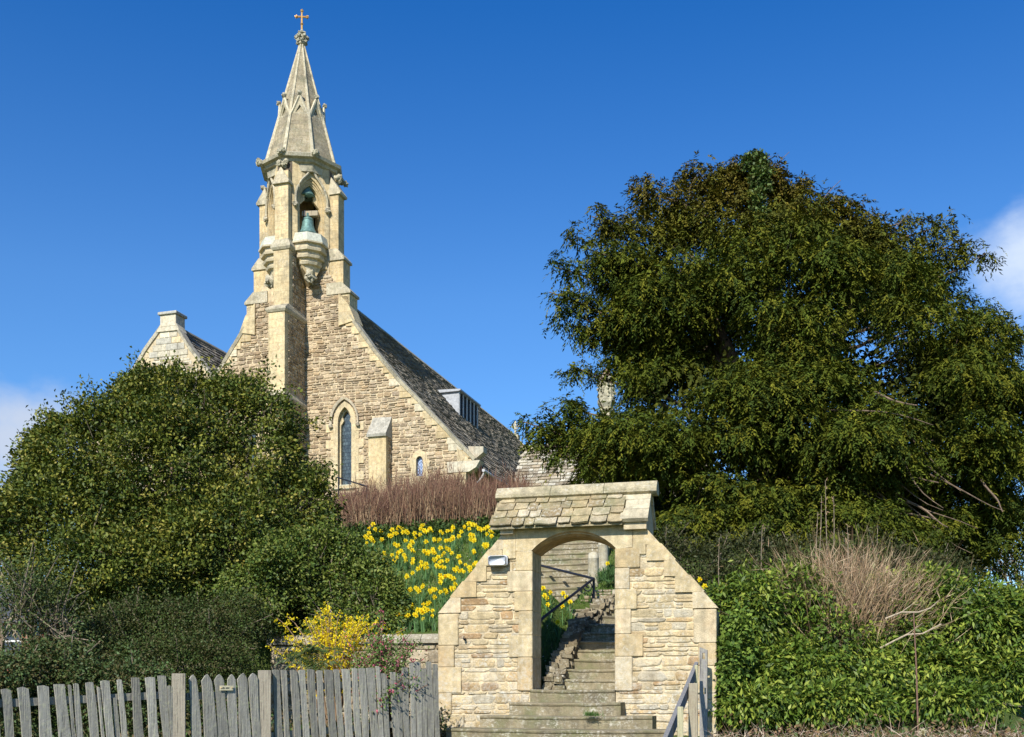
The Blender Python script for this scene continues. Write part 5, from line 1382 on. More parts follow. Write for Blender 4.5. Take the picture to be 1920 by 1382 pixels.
# red brown stems below the gable
t0 = W(800, 975, 25); t0.z = ground(t0.x, t0.y)
dg = rigged('dogwood_hedge', t0, 'row of leafless red-brown dogwood stems below the church gable', 'hedge')
n = 5200; px = rg.uniform(632, 985, n); Yd = rg.uniform(23.6, 27.5, n)
P = np.empty((n, 3)); P[:, 0] = (px-960)/F*Yd; P[:, 1] = Yd
for k in range(n): P[k, 2] = ground(P[k, 0], P[k, 1])-.05
topy = 911-11*np.sin(px*.018)-np.clip((px-880)*.25, 0, 22)+np.clip((700-px)*.25, 0, 20)+rg.normal(0, 13, n)+16*pnoise(np.stack([px*.05, px*.09, px*.02], 1), 1.)
gapk = 1-.35*np.clip(1-np.abs(px-720)/28, 0, 1)
Hh = np.clip((EYE+(HY-topy)/F*Yd-P[:, 2])*gapk, .5, 2.2)*rg.uniform(.7, 1.03, n)
D = norm(rg.normal(size=(n, 3))*np.array([.16, .16, .03])+np.array([0, 0, 1]))
col = pick_cols(rg, n, [(.24, .16, .095), (.17, .10, .06), (.36, .26, .155), (.12, .065, .04)])
sticks('stems', dg, rg, local(P, dg), D, Hh, .016, col)
k = rg.integers(0, n, 9500); s = rg.uniform(.4, 1.0, len(k)); Pt = P[k]+D[k]*(Hh[k]*s)[:, None]; Dt = norm(D[k]+rg.normal(size=(len(k), 3))*.35)
sticks('twigs', dg, rg, local(Pt, dg), Dt, rg.uniform(.15, .45, len(k)), .010, pick_cols(rg, len(k), [(.15, .078, .052), (.20, .115, .078), (.11, .056, .042)]))
# green ground cover below it
n = 2600; px = rg.uniform(640, 1000, n); py = rg.uniform(962, 992, n); Yd = rg.uniform(22.6, 24.2, n); P = np.empty((n, 3)); P[:, 0] = (px-960)/F*Yd; P[:, 1] = Yd
for k in range(n): P[k, 2] = ground(P[k, 0], P[k, 1])+rg.uniform(0, .22)
q = clump_leaves(rg, P, np.tile(np.array([[0, -.6, .8]]), (n, 1)), 6, .06, (.05, .09), (.035, .055))
o = leaf_obj('ground_cover', *q, pick_cols(rg, n*6, [(.045, .08, .02), (.03, .06, .015), (.08, .12, .03)]), M['leafy']); tag(o, 'dark green ivy ground cover along the foot of the dogwood stems', 'ground cover', kind='stuff')

# dry brown fan of stems on the right
t0 = W(1600, 1260, 15.6); t0.z = ground(t0.x, t0.y)
df = rigged('dry_shrub', t0, 'leafless shrub with a fan of dry brown stems rising between the laurels', 'shrub')
n = 1700; b = np.array(list(W(1578, 1200, 15.6))); P = b+rg.normal(size=(n, 3))*np.array([.35, .25, .18])
ang = rg.normal(.10, .48, n); D = norm(np.stack([np.sin(ang), rg.normal(0, .2, n), np.cos(ang)], 1)); P[:, 0] += ang*.35
sticks('stems', df, rg, local(P, df), D, rg.uniform(.4, 1.6, n), .0075, pick_cols(rg, n, [(.24, .16, .09), (.18, .12, .065), (.34, .26, .15)]))
k = rg.integers(0, n, 3200); Pt = P[k]+D[k]*rg.uniform(.3, 1.1, (len(k), 1)); sticks('twigs', df, rg, local(Pt, df), norm(D[k]+rg.normal(size=(len(k), 3))*.5), rg.uniform(.1, .35, len(k)), .007, pick_cols(rg, len(k), [(.34, .22, .14), (.45, .34, .22)]))
for i, (px, y0, y1) in enumerate([(1430, 1080, 985), (1532, 1080, 960), (1538, 1080, 930), (1562, 1090, 930), (1590, 1080, 985), (1550, 1060, 900), (1350, 1090, 1010), (1590, 1080, 1000)]):
    p0 = W(px-2, y0+90, 15.9); p0.z = ground(p0.x, p0.y)-.05; p1 = W(px, y1, 16.0)
    bs = rigged('dry_stalk', p0, ['single bare stem left of the dry shrub, lower than the others', 'tall thorny stem at the left side of the dry shrub', 'tallest pair stem leaning over the dry shrub, left one', 'straight tall stem in the middle over the dry shrub', 'short stem curving right above the dry shrub', 'slender stem reaching up into the yew shadow', 'lone dry stalk just right of the gateway slope', 'crooked stalk at the right side of the tall stems'][i], 'stem', 'bare stems against the yew shade')
    mb = MB(); pts = [Vector((0, 0, 0)).lerp(p1-p0, k/6)+Vector((math.sin(k+i)*.02, 0, 0)) for k in range(7)]; tube(mb, pts, [.010, .009, .008, .007, .006, .005, .003], 5, (1, 1, 1))
    mb.build('stalk', M['twig'], bs)
    nn = 26; s = rg.uniform(.45, 1, nn); P = np.array([list((p1-p0)*float(a)) for a in s])
    sticks('thorns', bs, rg, P, norm(rg.normal(size=(nn, 3))+np.array([0, 0, .6])), .06, .012, pick_cols(rg, nn, [(.3, .2, .12)]))
# white broken branch and stakes
for (pts, lab) in (([(1660, 1160), (1690, 1148), (1722, 1148), (1745, 1140), (1762, 1124)], 'pale broken branch lying on the laurel'), ([(1650, 1215), (1700, 1190), (1730, 1188), (1765, 1170)], 'forked pale twig in front of the far laurel')):
    p0 = W(*pts[0], 15.0); bs = rigged('broken_branch', p0, lab, 'branch'); mb = MB(); tube(mb, [W(*p, 15.0-.1*i)-p0 for i, p in enumerate(pts)], [.014, .013, .011, .009, .004][:len(pts)], 6); tube(mb, [W(*pts[1], 14.9)-p0, W(pts[1][0]+30, pts[1][1]-22, 14.8)-p0], [.007, .003], 5); mb.build('branch', flat_mat('dead_wood', (.38, .31, .22), .9), bs)
p0 = W(1722, 1382, 13.4); p0.z = ground(p0.x, p0.y)-.1; bs = rigged('garden_cane', p0, 'thin brown cane standing in front of the far laurel', 'cane'); mb = MB(); tube(mb, [(0, 0, 0), W(1718, 1250, 13.5)-p0, W(1713, 1150, 13.6)-p0], [.012, .010, .007], 6); mb.build('cane', flat_mat('cane_bark', (.16, .09, .06), .8), bs)
p0 = W(1731, 1400, 13.0); p0.z = ground(p0.x, p0.y)-.1; bs = rigged('short_stake', p0, 'short pale wooden stake cut off low at the foot of the thin cane', 'stake'); mb = MB(); hz_ = W(1731, 1366, 13.0).z-p0.z; tube(mb, [(0, 0, 0), (0, 0, hz_)], .055, 10, (1.1, 1.1, 1)); mb.build('stake', M['wood3'], bs)

# brambles and dead litter along the bottom right
n = 9000; P = np.empty((n, 3)); px = rg.uniform(1335, 2100, n); Yd = rg.uniform(9.5, 13.0, n); P[:, 0] = (px-960)/F*Yd; P[:, 1] = Yd
for k in range(n): P[k, 2] = ground(P[k, 0], P[k, 1])+rg.uniform(0, .22)
Yk = np.clip((14.4-Yd)/5, 0, 1)
D = norm(rg.normal(size=(n, 3))*np.array([1, 1, .5])+np.array([0, 0, .35]))
o = sticks('brambles', None, rg, P, D, rg.uniform(.08, .34, n), .007, pick_cols(rg, n, [(.26, .16, .11), (.42, .33, .24), (.22, .13, .10), (.5, .42, .32)])); tag(o, 'tangle of dead bramble stems on the verge below the laurels', 'brambles', kind='stuff')
n = 2200; P = P[:n]+rg.normal(size=(n, 3))*.1
q = clump_leaves(rg, P, np.tile(np.array([[0, -.6, .8]]), (n, 1)), 4, .08, (.04, .07), (.025, .045))
o = leaf_obj('verge_weeds', *q, pick_cols(rg, n*4, [(.06, .11, .03), (.12, .10, .04), (.22, .14, .08)]), M['leafy']); tag(o, 'low weeds and dry leaves on the verge to the right of the steps', 'weeds', kind='stuff')

# ---- grass on the bank
n = 52000; u = rg.uniform(-5.6, 1.2, n); s = rg.uniform(.66, 10.0, n)**1.0; ok = ~((u > -.48) & (s < 3.4)) & ~((u > -2.65) & (u < -.68) & (s > 3.25) & (s < 9.2)) & (s > .66); u, s = u[ok], s[ok]; n = len(u)
P = np.array([list(g2w(a, b)) for a, b in zip(u, s)])
for k in range(n): P[k, 2] = ground(P[k, 0], P[k, 1])-.01
D = norm(rg.normal(size=(n, 3))*.45+np.array([0, 0, 1]))
o = leaf_obj('grass', P, D, norm(rg.normal(size=(n, 3))+np.array([0, -1, .6])), rg.uniform(.04, .12, n), .014, pick_cols(rg, n, [(.11, .19, .035), (.08, .15, .026), (.16, .22, .06), (.20, .18, .085)], [.4, .3, .2, .1]), M['blade'], None, .2); tag(o, 'short green grass of the daffodil bank', 'grass', kind='stuff')
n = 260; k = rg.integers(0, len(P), n); o = leaf_obj('daisies', P[k]+np.array([0, 0, .06]), rg.normal(size=(n, 3))*np.array([1, 1, .1]), np.tile(np.array([[0., -.3, 1]]), (n, 1)), .03, .03, np.full((n, 3), .75), M['petal']); tag(o, 'tiny white daisies scattered through the grass bank', 'daisies', kind='stuff')

# ---- daffodils
def daff_proto(v):
    rr = random.Random(50+v); t = empty('daffodil'); H = rr.uniform(.26, .34)
    def jj(q): return rr.uniform(-q, q)
    mb = MB()
    for k in range(7):
        a = rr.uniform(0, 6.3); b0 = Vector((.025*math.cos(a), .025*math.sin(a), -.02)); ln = rr.uniform(.22, .34); le = Vector((math.cos(a), math.sin(a), 0)); sd_ = Vector((-le.y, le.x, 0))*.009
        pts = [b0+Z*(ln*q)+le*(.13*q*q*rr.uniform(.4, 1.3)) for q in (0, .4, .75, 1)]
        vs = []; 
        for q, p in enumerate(pts): w = (1, 1, .8, .1)[q]; vs += [p-sd_*w, p+sd_*w]
        mb.add(vs, [(0, 1, 3, 2), (2, 3, 5, 4), (4, 5, 7, 6)], shade((.12, .23, .085), rr.uniform(.75, 1.3)))
    mb.build('leaves', M['blade'], t)
    mb = MB(); top = Vector((jj(.03), jj(.03), H)); tube(mb, [(0, 0, 0), (top.x*.5, top.y*.5, H*.6), top, top+Vector((0, -.02, .012))], .0045, 5, (.10, .20, .06)); mb.build('stem', M['blade'], t)
    yaw = rr.uniform(-.9, .7); f = Vector((math.sin(yaw)*-1, -math.cos(yaw), .05)).normalized(); sx = f.cross(Z).normalized(); sz = sx.cross(f)
    c = top+Vector((0, -.02, .012)); mb = MB()
    for k in range(6):
        a = k*math.pi/3+jj(.1); d = sx*math.cos(a)+sz*math.sin(a); e = f.cross(d)*.021; ln = rr.uniform(.050, .060)
        mb.add([c, c+d*ln*.55+e+f*.006, c+d*ln+f*jj(.006), c+d*ln*.55-e+f*.006], [(0, 1, 2, 3)], shade((.86, .70, .02), rr.uniform(.85, 1.08)))
    fl_ = mb.build('petals', M['petal'], t)
    mb = MB(); vs = []; 
    for (r_, dd) in ((.011, .0), (.015, .018), (.022, .036)):
        for k in range(8): a = k*math.pi/4; vs.append(c+f*(dd+.004)+sx*math.cos(a)*r_+sz*math.sin(a)*r_)
    fs = [(q*8+k, q*8+(k+1) % 8, q*8+8+(k+1) % 8, q*8+8+k) for q in range(2) for k in range(8)]; mb.add(vs, fs, (.86, .60, .012)); mb.build('trumpet', M['petal'], t)
    t['h'] = 0; del t['h']
    return t, H
DF = [daff_proto(v) for v in range(5)]; used = [False]*5
def daffodil(p, sc, rot, v, lab='yellow daffodil growing on the grass bank left of the gateway', grp='daffodils on the grass bank'):
    t, H = DF[v]
    if used[v]:
        r = t.copy(); C.objects.link(r)
        for ch in t.children: c_ = ch.copy(); C.objects.link(c_); c_.parent = r
        t = r
    used[v] = True; t.location = p; t.rotation_euler = (0, 0, rot); t.scale = (sc, sc, sc); tag(t, lab, 'daffodil', grp)
HEADS = [(388,478),(365,505),(412,520),(445,527),(350,535),(335,563),(377,578),(397,602),(448,592),(342,612),(530,520),(572,500),(597,510),(510,560),(605,535),(625,530),(736,488),(732,512),(770,530),(800,508),(805,530),(540,620),(570,632),(620,595),(650,638),(672,612),(685,545),(690,575),(727,552),(767,605),(830,592),(857,595),(873,530),(925,528),(960,497),(957,522),(1022,535),(1048,492),(1083,472),(1083,512),(1125,485),(1140,497),(1010,565),(962,572),(917,597),(945,592),(1093,545),(1105,560),(1087,585),(1120,590),(1170,517),(1195,512),(1230,487),(1235,525),(1208,550),(1242,563),(1192,628),(1210,635),(475,693),(527,700),(573,700),(593,667),(610,712),(620,725),(560,740),(683,675),(678,742),(675,757),(736,752),(767,765),(775,790),(715,802),(463,745),(475,757),(760,690),(790,688),(818,695),(822,670),(873,665),(902,690),(918,650),(928,655),(960,692),(832,737),(860,718),(868,750),(925,735),(850,780),(868,785),(907,788),(1003,715),(1015,742),(1113,668),(1110,690),(990,790),(985,810),(1013,815),(1042,820),(1055,768),(1080,787),(1085,820),(1120,768),(628,845),(676,825),(880,850),(888,870),(875,885),(910,855),(935,850),(962,868),(662,940),(697,937),(743,930),(720,960),(795,955),(820,948),(875,968),(900,955),(918,962),(950,940),(985,915),(975,935),(825,1005),(757,1053),(790,1040),(675,1055),(678,1075),(635,1100),(707,1105),(770,1090),(780,1090),(822,1103),(820,1155),(480,1115),(505,1118),(580,1130),(595,1140),(630,1170),(700,1170),(740,1165),(745,1185),(340,1125),(520,1105),(650,950),(735,775),(655,630),(540,545),(1100,480)]
dr = random.Random(77)
for i, (a, b) in enumerate(HEADS):
    px, py = 600+a/3.84, 860+b/3.84
    for q in range(2 if dr.random() < .75 else 1):
        v = dr.randrange(5)
        x_, y_ = px+dr.uniform(-4, 4)*(q > 0), py+dr.uniform(-3, 4)*(q > 0); p = on_ground(x_, y_, .36)
        if not p: continue
        sc = min(.95, .76+.025*(p.y-15))*dr.uniform(.82, 1.15)
        p = on_ground(x_, y_, DF[v][1]*sc) or p
        daffodil(p, sc, dr.uniform(-.5, .5), v)
for (px, py, lab) in ((1020, 1106, 0), (1032, 1113, 0), (1027, 1124, 0), (1058, 1115, 0), (1071, 1131, 0), (1055, 1139, 0), (1030, 1136, 0), (1047, 1168, 0), (1024, 1118, 0), (1064, 1122, 0)):
    v = dr.randrange(5); p = on_ground(px, py, DF[v][1]*.85)
    if p: daffodil(p, .85, dr.uniform(-.5, .5), v, 'yellow daffodil seen through the arch beside the iron handrail', 'daffodils seen through the arch')
for (px, py, Yd, lab) in ((1141, 1058, 18.6, 'single daffodil in the grass under the stone bollards behind the arch'), (1314, 1088, 14.9, 'lone daffodil peeping over the right slope of the gateway'), (1322, 1101, 14.9, 'lower daffodil of two over the right slope of the gateway')):
    v = dr.randrange(5); p = W(px, py, Yd); p.z -= DF[v][1]*.85; daffodil(p, .85, 0, v, lab, 'single daffodils')
    if Yd > 15:
        g_ = rigged('grass_tuft', p, 'thick green grass tuft under the stone bollards behind the arch', 'grass tuft'); n = 600
        Pg = rg.normal(size=(n, 3))*np.array([.12, .12, .05])+np.array([.08, 0, -.06]); leaf_obj('blades', Pg, norm(rg.normal(size=(n, 3))*.45+np.array([0, -.15, 1])), norm(rg.normal(size=(n, 3))+np.array([0, -1, .5])), rg.uniform(.10, .22, n), .012, pick_cols(rg, n, [(.07, .15, .04), (.05, .11, .03), (.1, .2, .07)]), M['blade'], g_, .2)
        g_.location.z += .06
g_ = rigged('grass_tuft', g2w(.42, -.86, 1.245), 'small grass tuft growing out of the wide step joint', 'grass tuft'); n = 160
leaf_obj('blades', rg.normal(size=(n, 3))*np.array([.05, .02, .005]), norm(rg.normal(size=(n, 3))*.6+np.array([0, -.3, 1])), norm(rg.normal(size=(n, 3))+np.array([0, -1, .5])), rg.uniform(.04, .09, n), .008, pick_cols(rg, n, [(.07, .15, .03), (.1, .18, .05)]), M['blade'], g_, .2)

# ---- forsythia, flowering currant, fern
def flowering(name, base_px, Yd, stems, fl_col, fsize, nfl, leafc, label, cat, seed, stemc=(.3, .2, .12), leafn=6):
    rg = np.random.default_rng(seed); b = W(*base_px, Yd); b.z = ground(b.x, b.y); t = rigged(name, b, label, cat); mb = MB(); FP = []; FD = []
    for (px, py, dy) in stems:
        e = W(px, py, Yd+dy)-b; pts = [Vector((0, 0, 0)).lerp(e, k/6)+Vector((0, 0, e.z*.22*math.sin(math.pi*k/6)))+Vector((math.sin(px+k)*.015, 0, 0)) for k in range(7)]
        tube(mb, pts, [.012-.0014*k for k in range(7)], 4, stemc, False)
        for k in range(nfl):
            s = rg.uniform(.35, 1.0); i = min(int(s*6), 5); f_ = s*6-i; p = pts[i].lerp(pts[i+1], f_); FP.append(np.array(list(p))+rg.normal(size=3)*.035); FD.append(norm(rg.normal(size=3)+np.array([0, -.5, .2])))
    mb.build('branches', M['twigcol'], t)
    FP = np.array(FP); FD = np.array(FD); m = 4
    D = norm(np.repeat(FD, m, 0)*.3+rg.normal(size=(len(FP)*m, 3))); leaf_obj('flowers', np.repeat(FP, m, 0), D, np.repeat(FD, m, 0), rg.uniform(fsize*.7, fsize*1.2, len(D)), fsize*.55, pick_cols(rg, len(D), fl_col), M['petal'], t)
    if leafc:
        k = rg.integers(0, len(FP), len(FP)*leafn//4); P = FP[k]+rg.normal(size=(len(k), 3))*.05; leaf_obj('leaves', P, norm(rg.normal(size=P.shape)), norm(rg.normal(size=P.shape)+np.array([0, -.5, 1])), rg.uniform(.025, .045, len(P)), .022, pick_cols(rg, len(P), leafc), M['leafy'], t)
    return t
rs = np.random.default_rng(3)
st = [(rs.normal(622, 42), rs.uniform(1140, 1235), rs.uniform(-.35, .25)) for _ in range(44)]+[(rs.uniform(650, 700), rs.uniform(1150, 1200), 0) for _ in range(7)]+[(612, 1128, 0), (618, 1160, 0), (585, 1165, 0), (560, 1205, -.3), (655, 1155, 0), (664, 1162, 0), (678, 1165, 0), (590, 1180, -.2), (640, 1190, -.2), (665, 1175, 0), (530, 1218, -.2), (550, 1222, -.2)]
flowering('forsythia', (625, 1262), 13.6, st, [(.82, .66, .02), (.72, .56, .015), (.88, .76, .05)],   .028, 42, None, 'bright yellow forsythia arching over the picket fence', 'shrub', 61)
st = [(rs.normal(718, 36), rs.uniform(1185, 1285), rs.uniform(-.40, .2)) for _ in range(58)]+[(712, 1140, 0), (706, 1165, 0), (718, 1150, 0), (760, 1225, -.4), (715, 1310, -.6), (730, 1300, -.6), (755, 1270, -.5), (770, 1200, 0), (690, 1175, 0)]
flowering('flowering_currant', (715, 1275), 13.35, st, [(.62, .16, .24), (.72, .25, .32), (.5, .1, .2)],   .030, 9, [(.10, .17, .04), (.07, .13, .03), (.15, .2, .06)], 'pink flowering currant hanging over the fence beside the forsythia', 'shrub', 62, (.22, .13, .09), 44)
fb = W(592, 1252, 13.2); fn = rigged('fern', fb, 'dark green fern below the forsythia flowers', 'fern'); P = []; D = []; rs2 = np.random.default_rng(8)
for k in range(15):
    a = rs2.uniform(-1.5, 1.5); L = rs2.uniform(.3, .5); dx, dz = math.sin(a), math.cos(a); dy = rs2.uniform(-.5, .2)
    for q in np.linspace(.1, 1, 22):
        c_ = np.array([dx*L*q, dy*L*q, dz*L*q*.6+.18*math.sin(q*2.6)-.1])
        for s_ in (-1, 1): P.append(c_); D.append(norm(np.array([dz*s_+dx*.5, -.2, -dx*s_+dz*.3])))
P = np.array(P); D = np.array(D); leaf_obj('fronds', P, D, norm(rs2.normal(size=P.shape)*.3+np.array([0, -.7, .7])), rs2.uniform(.05, .09, len(P)), .016, pick_cols(rs2, len(P), [(.05, .09, .02), (.09, .12, .03)]), M['blade'], fn)
# low garden flowers and leaves behind the fence
n = 9000; px = rs2.uniform(-60, 830, n); Yd = np.interp(px, [-60, 0, 335, 496, 800], [9.9, 10.3, 11.5, 12.2, 13.6])+rs2.uniform(.12, 1.6, n); P = np.stack([(px-960)/F*Yd, Yd, np.zeros(n)], 1)
for k in range(n): P[k, 2] = ground(P[k, 0], P[k, 1])+rs2.uniform(0, .5)*rs2.random()
q = clump_leaves(rs2, P, np.tile(np.array([[0, -.5, .8]]), (n, 1)), 5, .06, (.04, .08), (.015, .035), -.2)
o = leaf_obj('garden_weeds', *q, pick_cols(rs2, n*5, [(.07, .13, .03), (.05, .09, .03), (.12, .10, .05), (.2, .15, .09)]), M['leafy']); tag(o, 'mixed low garden plants growing behind the picket fence', 'plants', kind='stuff')
k = rs2.integers(0, n, 130); o = leaf_obj('garden_flowers', P[k]+np.array([0, -.1, .12]), rs2.normal(size=(130, 3)), rs2.normal(size=(130, 3))+np.array([0, -1, 0]), .035, .03, pick_cols(rs2, 130, [(.5, .12, .3), (.85, .6, .02), (.7, .7, .7), (.35, .1, .4)]), M['petal']); tag(o, 'small pink, white and yellow garden flowers behind the fence', 'flowers', kind='stuff')

# ------------------------------------------------------------------ picket fence
FL = [(-120, 9.5), (0, 10.0), (335, 11.2), (496, 11.9), (700, 12.8), (800, 13.25), (880, 13.6)]
def fdepth(px): return lerp(FL, px)
def fpos(px):
    y = fdepth(px); return Vector(((px-960)/F*y, y, 0))
fr_ = random.Random(17)
def picket(parent, px, topy, wpx, lean, style, rg_, base, bot=None):
    y = fdepth(px); p = fpos(px); q = fpos(px+12); d = (q-p); d.z = 0; d.normalize(); nrm = Vector((-d.y, d.x, 0))
    fac = abs(d.x-d.y*(px-960)/F); w = wpx*y/F/fac*.96; zt = EYE+(HY-topy)/F*y; zb = ground(p.x, p.y)-.02 if bot is None else EYE+(HY-bot)/F*y
    H = zt-zb; n = 9; lx = lean*H; ph = rg_.uniform(0, 6); am = w*.10
    Lf = []; Rt = []
    for k in range(n+1):
        s = k/n; c = lx*(1-s); wob = math.sin(s*5+ph)*am*.7
        ww = w*(1-.06*s)*(1+.10*math.sin(s*7+ph*2)); Lf.append((c-ww/2+wob, H*s)); Rt.append((c+ww/2+wob+rg_.uniform(-.002, .002), H*s))
    if style == 'point': top = [(Lf[-1][0], H-w*.55), (Lf[-1][0]+w*.3, H-w*.12), (Lf[-1][0]+w*.5, H), (Rt[-1][0]-w*.2, H-w*.2), (Rt[-1][0], H-w*.55)]
    else: top = [(Lf[-1][0], H-rg_.uniform(0, .012)), (Lf[-1][0]+w*.5, H), (Rt[-1][0], H-rg_.uniform(.0, .018))]
    loop = Lf[:-1]+top+Rt[:-1][::-1]
    th = rg_.uniform(.016, .026); mb = MB(); g = rg_.uniform(.75, 1.3)
    prism(mb, [loop], (Vector((p.x, p.y, zb))-base+nrm*rg_.uniform(-.006, .006), d, Z, nrm), 0, -th, (g, g, g*.98))
    mb.build('picket', M['wood'], parent)
    return p, zt
def fence(label, items, base_px, name, cat, rail_z, post=None):
    b = fpos(base_px); b.z = ground(b.x, b.y); t = rigged(name, b, label, cat)
    for it in items: picket(t, *it, fr_, b)
    x0, x1 = items[0][0]-10, items[-1][0]+4
    for (ya, yb_) in rail_z:
        mb = MB(); N_ = 8
        for k in range(N_):
            a, c = x0+(x1-x0)*k/N_, x0+(x1-x0)*(k+1)/N_; pa, pc = fpos(a), fpos(c); d = (pc-pa).normalized(); nn = Vector((-d.y, d.x, 0))
            za = EYE+(HY-(ya+(yb_-ya)*k/N_))/F*pa.y; zc_ = EYE+(HY-(ya+(yb_-ya)*(k+1)/N_))/F*pc.y
            P = [pa+nn*.005, pc+nn*.005, pc+nn*.05, pa+nn*.05]; zz = [za, zc_, zc_, za]
            hexa(mb, [Vector((p.x, p.y, z-.075))-b for p, z in zip(P, zz)]+[Vector((p.x, p.y, z))-b for p, z in zip(P, zz)], (.8, .8, .8))
        mb.build('rail', M['wood'], t)
    for (px, topy, wpx) in (post or []):
        p = fpos(px); w = wpx*p.y/F/2; zt = EYE+(HY-topy)/F*p.y-b.z; zb = ground(p.x, p.y)-.3-b.z; q = p-b
        d = (fpos(px+12)-p).normalized(); a = math.atan2(d.y, d.x); mb = MB(); box(mb, -w*.95, w*.95, -.045, w, zb, zt, (1, 1, 1), .006); o = mb.build('fence_post', M['wood2'], t); o.location = (q.x, q.y, 0); o.rotation_euler = (0, 0, a*.35)
    return t
A = [(-78, 1297, 22), (-46, 1295, 20), (-18, 1293, 22)]+[(x/4, 1120+y/4, w/4) for x, y, w in [(38, 685, 75), (165, 672, 85), (310, 660, 95), (445, 650, 95), (518, 655, 25), (565, 645, 45), (668, 635, 65), (735, 672, 20), (785, 622, 65), (855, 752, 35), (893, 615, 40), (1005, 600, 70), (1115, 597, 75), (1212, 585, 60), (1268, 660, 40)]]
fence('grey picket fence of rough flat topped boards at the left edge', [(x, y, w, .085, 'flat') for x, y, w in A], 160, 'picket_fence', 'fence', [(1316, 1296), (1420, 1395)], [(335, 1263, 26)])
Bp = [(x/4, 1120+y/4, w/4) for x, y, w in [(1442, 580, 70), (1548, 577, 90), (1645, 577, 80), (1732, 577, 65), (1812, 575, 75)]]+[(440+x/4.571, 1120+y/4.571, w/4.571) for x, y, w in [(62, 650, 85), (155, 650, 75)]]
gt = fence('garden gate of pointed grey pickets with a small nameplate', [(x, y, w, .05, 'point') for x, y, w in Bp], 415, 'garden_gate', 'gate', [(1300, 1293), (1385, 1378)], [(496, 1257, 25)])
pp = fpos(422); d = (fpos(434)-pp).normalized(); nn = Vector((-d.y, d.x, 0)); zc_ = EYE+(HY-1290)/F*pp.y
mb = MB(); wpl = 27*pp.y/F/2; hpl = 9*pp.y/F/2; prism(mb, [[(-wpl, -hpl), (wpl, -hpl), (wpl, hpl), (-wpl, hpl)]], (Vector((pp.x, pp.y, zc_))-gt.location-nn*.033, d, Z, nn), 0, .006, (1, 1, 1)); npl = mb.build('nameplate', flat_mat('aged_cream_plate', (.62, .55, .36), .5, 0, 30, .2), gt)
mb = MB(); r3 = random.Random(2); x = -wpl*.62
for k in range(9):
    if k == 4: x += .006
    h_ = r3.uniform(.4, .7)*hpl; prism(mb, [[(x, -h_*.6), (x+.0045, -h_*.6), (x+.0055, h_*.5), (x+.001, h_*.6)]], (Vector((pp.x, pp.y, zc_))-gt.location-nn*.0345, d, Z, nn), 0, .001, (1, 1, 1)); x += .0085
mb.build('lettering', M['dark'], npl)
mb = MB()
for s_ in (-1, 1): c_ = Vector((pp.x, pp.y, zc_))-gt.location-nn*.034+d*(s_*wpl*.82); lump(mb, c_, .006, r3)
mb.build('screw', M['gold'], npl)
D_ = [(440+x/4.571, 1120+y/4.571, w/4.571) for x, y, w in [(345, 620, 65), (410, 622, 45), (497, 620, 60), (572, 620, 55), (645, 615, 60), (715, 625, 55), (800, 620, 70), (870, 615, 50), (945, 613, 65), (1022, 605, 50), (1082, 605, 60), (1160, 603, 70), (1217, 590, 35), (1270, 650, 50), (1350, 640, 50), (1405, 650, 40), (1455, 600, 55), (1512, 560, 45), (1562, 550, 50), (1612, 610, 50), (1662, 550, 50), (1715, 570, 45)]]
fence('rough picket fence of uneven split boards running up to the gateway', [(x, y, w, .07 if x < 745 else .03, 'flat') for x, y, w in D_], 650, 'picket_fence', 'fence', [(1285, 1270), (1374, 1345)])

# ------------------------------------------------------------------ wooden handrail at the right of the steps
hb = g2w(1.77, -.38); hb.z = ground(hb.x, hb.y); hr = rigged('wooden_handrail', hb, 'weathered wooden handrail with slotted post at the right foot of the gateway', 'handrail')
zt = W(1316, 1213, hb.y).z-hb.z
mb = MB(); prism(mb, [[(-.052, -.3), (.045, -.3), (.045, zt-.04), (-.052, zt)], rect(-.018, .018, zt-.155, zt-.075), rect(-.008, .03, zt-.60, zt-.52)], (Vector((0, 0, 0)), GU, Z, GV), 0, .07, (.95, .95, 1.0)); mb.build('slotted_post', M['wood'], hr)
for (px, ty, wp, yd, mt, nm) in ((1299.5, 1281, 16.5, 11.8, 'wood2', 'square_post'), (1275.5, 1325, 11, 10.4, 'wood3', 'thin_post'), (1305.5, 1247, 6, 12.9, 'wood3', 'batten')):
    p = W(px, ty, yd); w = wp*yd/F/2; q = p-hb; mb = MB(); box(mb, -w, w, -w, w, ground(p.x, p.y)-hb.z-.3, q.z, (1.1, 1.08, 1.0), .006); o = mb.build(nm, M[mt], hr); o.location = (q.x, q.y, 0); o.rotation_euler = (0, 0, -TG*.4)
a = W(1306, 1250, 13.3)-hb; b = W(1222, 1455, 8.9)-hb; mb = MB(); dd = (b-a).normalized(); sdv = dd.cross(Z).normalized()*.022; upv = Vector((0, 0, .075))
hexa(mb, [a-sdv-upv, a+sdv-upv, b+sdv-upv, b-sdv-upv, a-sdv+upv*.8, a+sdv+upv*.8, b+sdv+upv*.8, b-sdv+upv*.8], (.75, .78, .9)); mb.build('rail', M['wood'], hr)

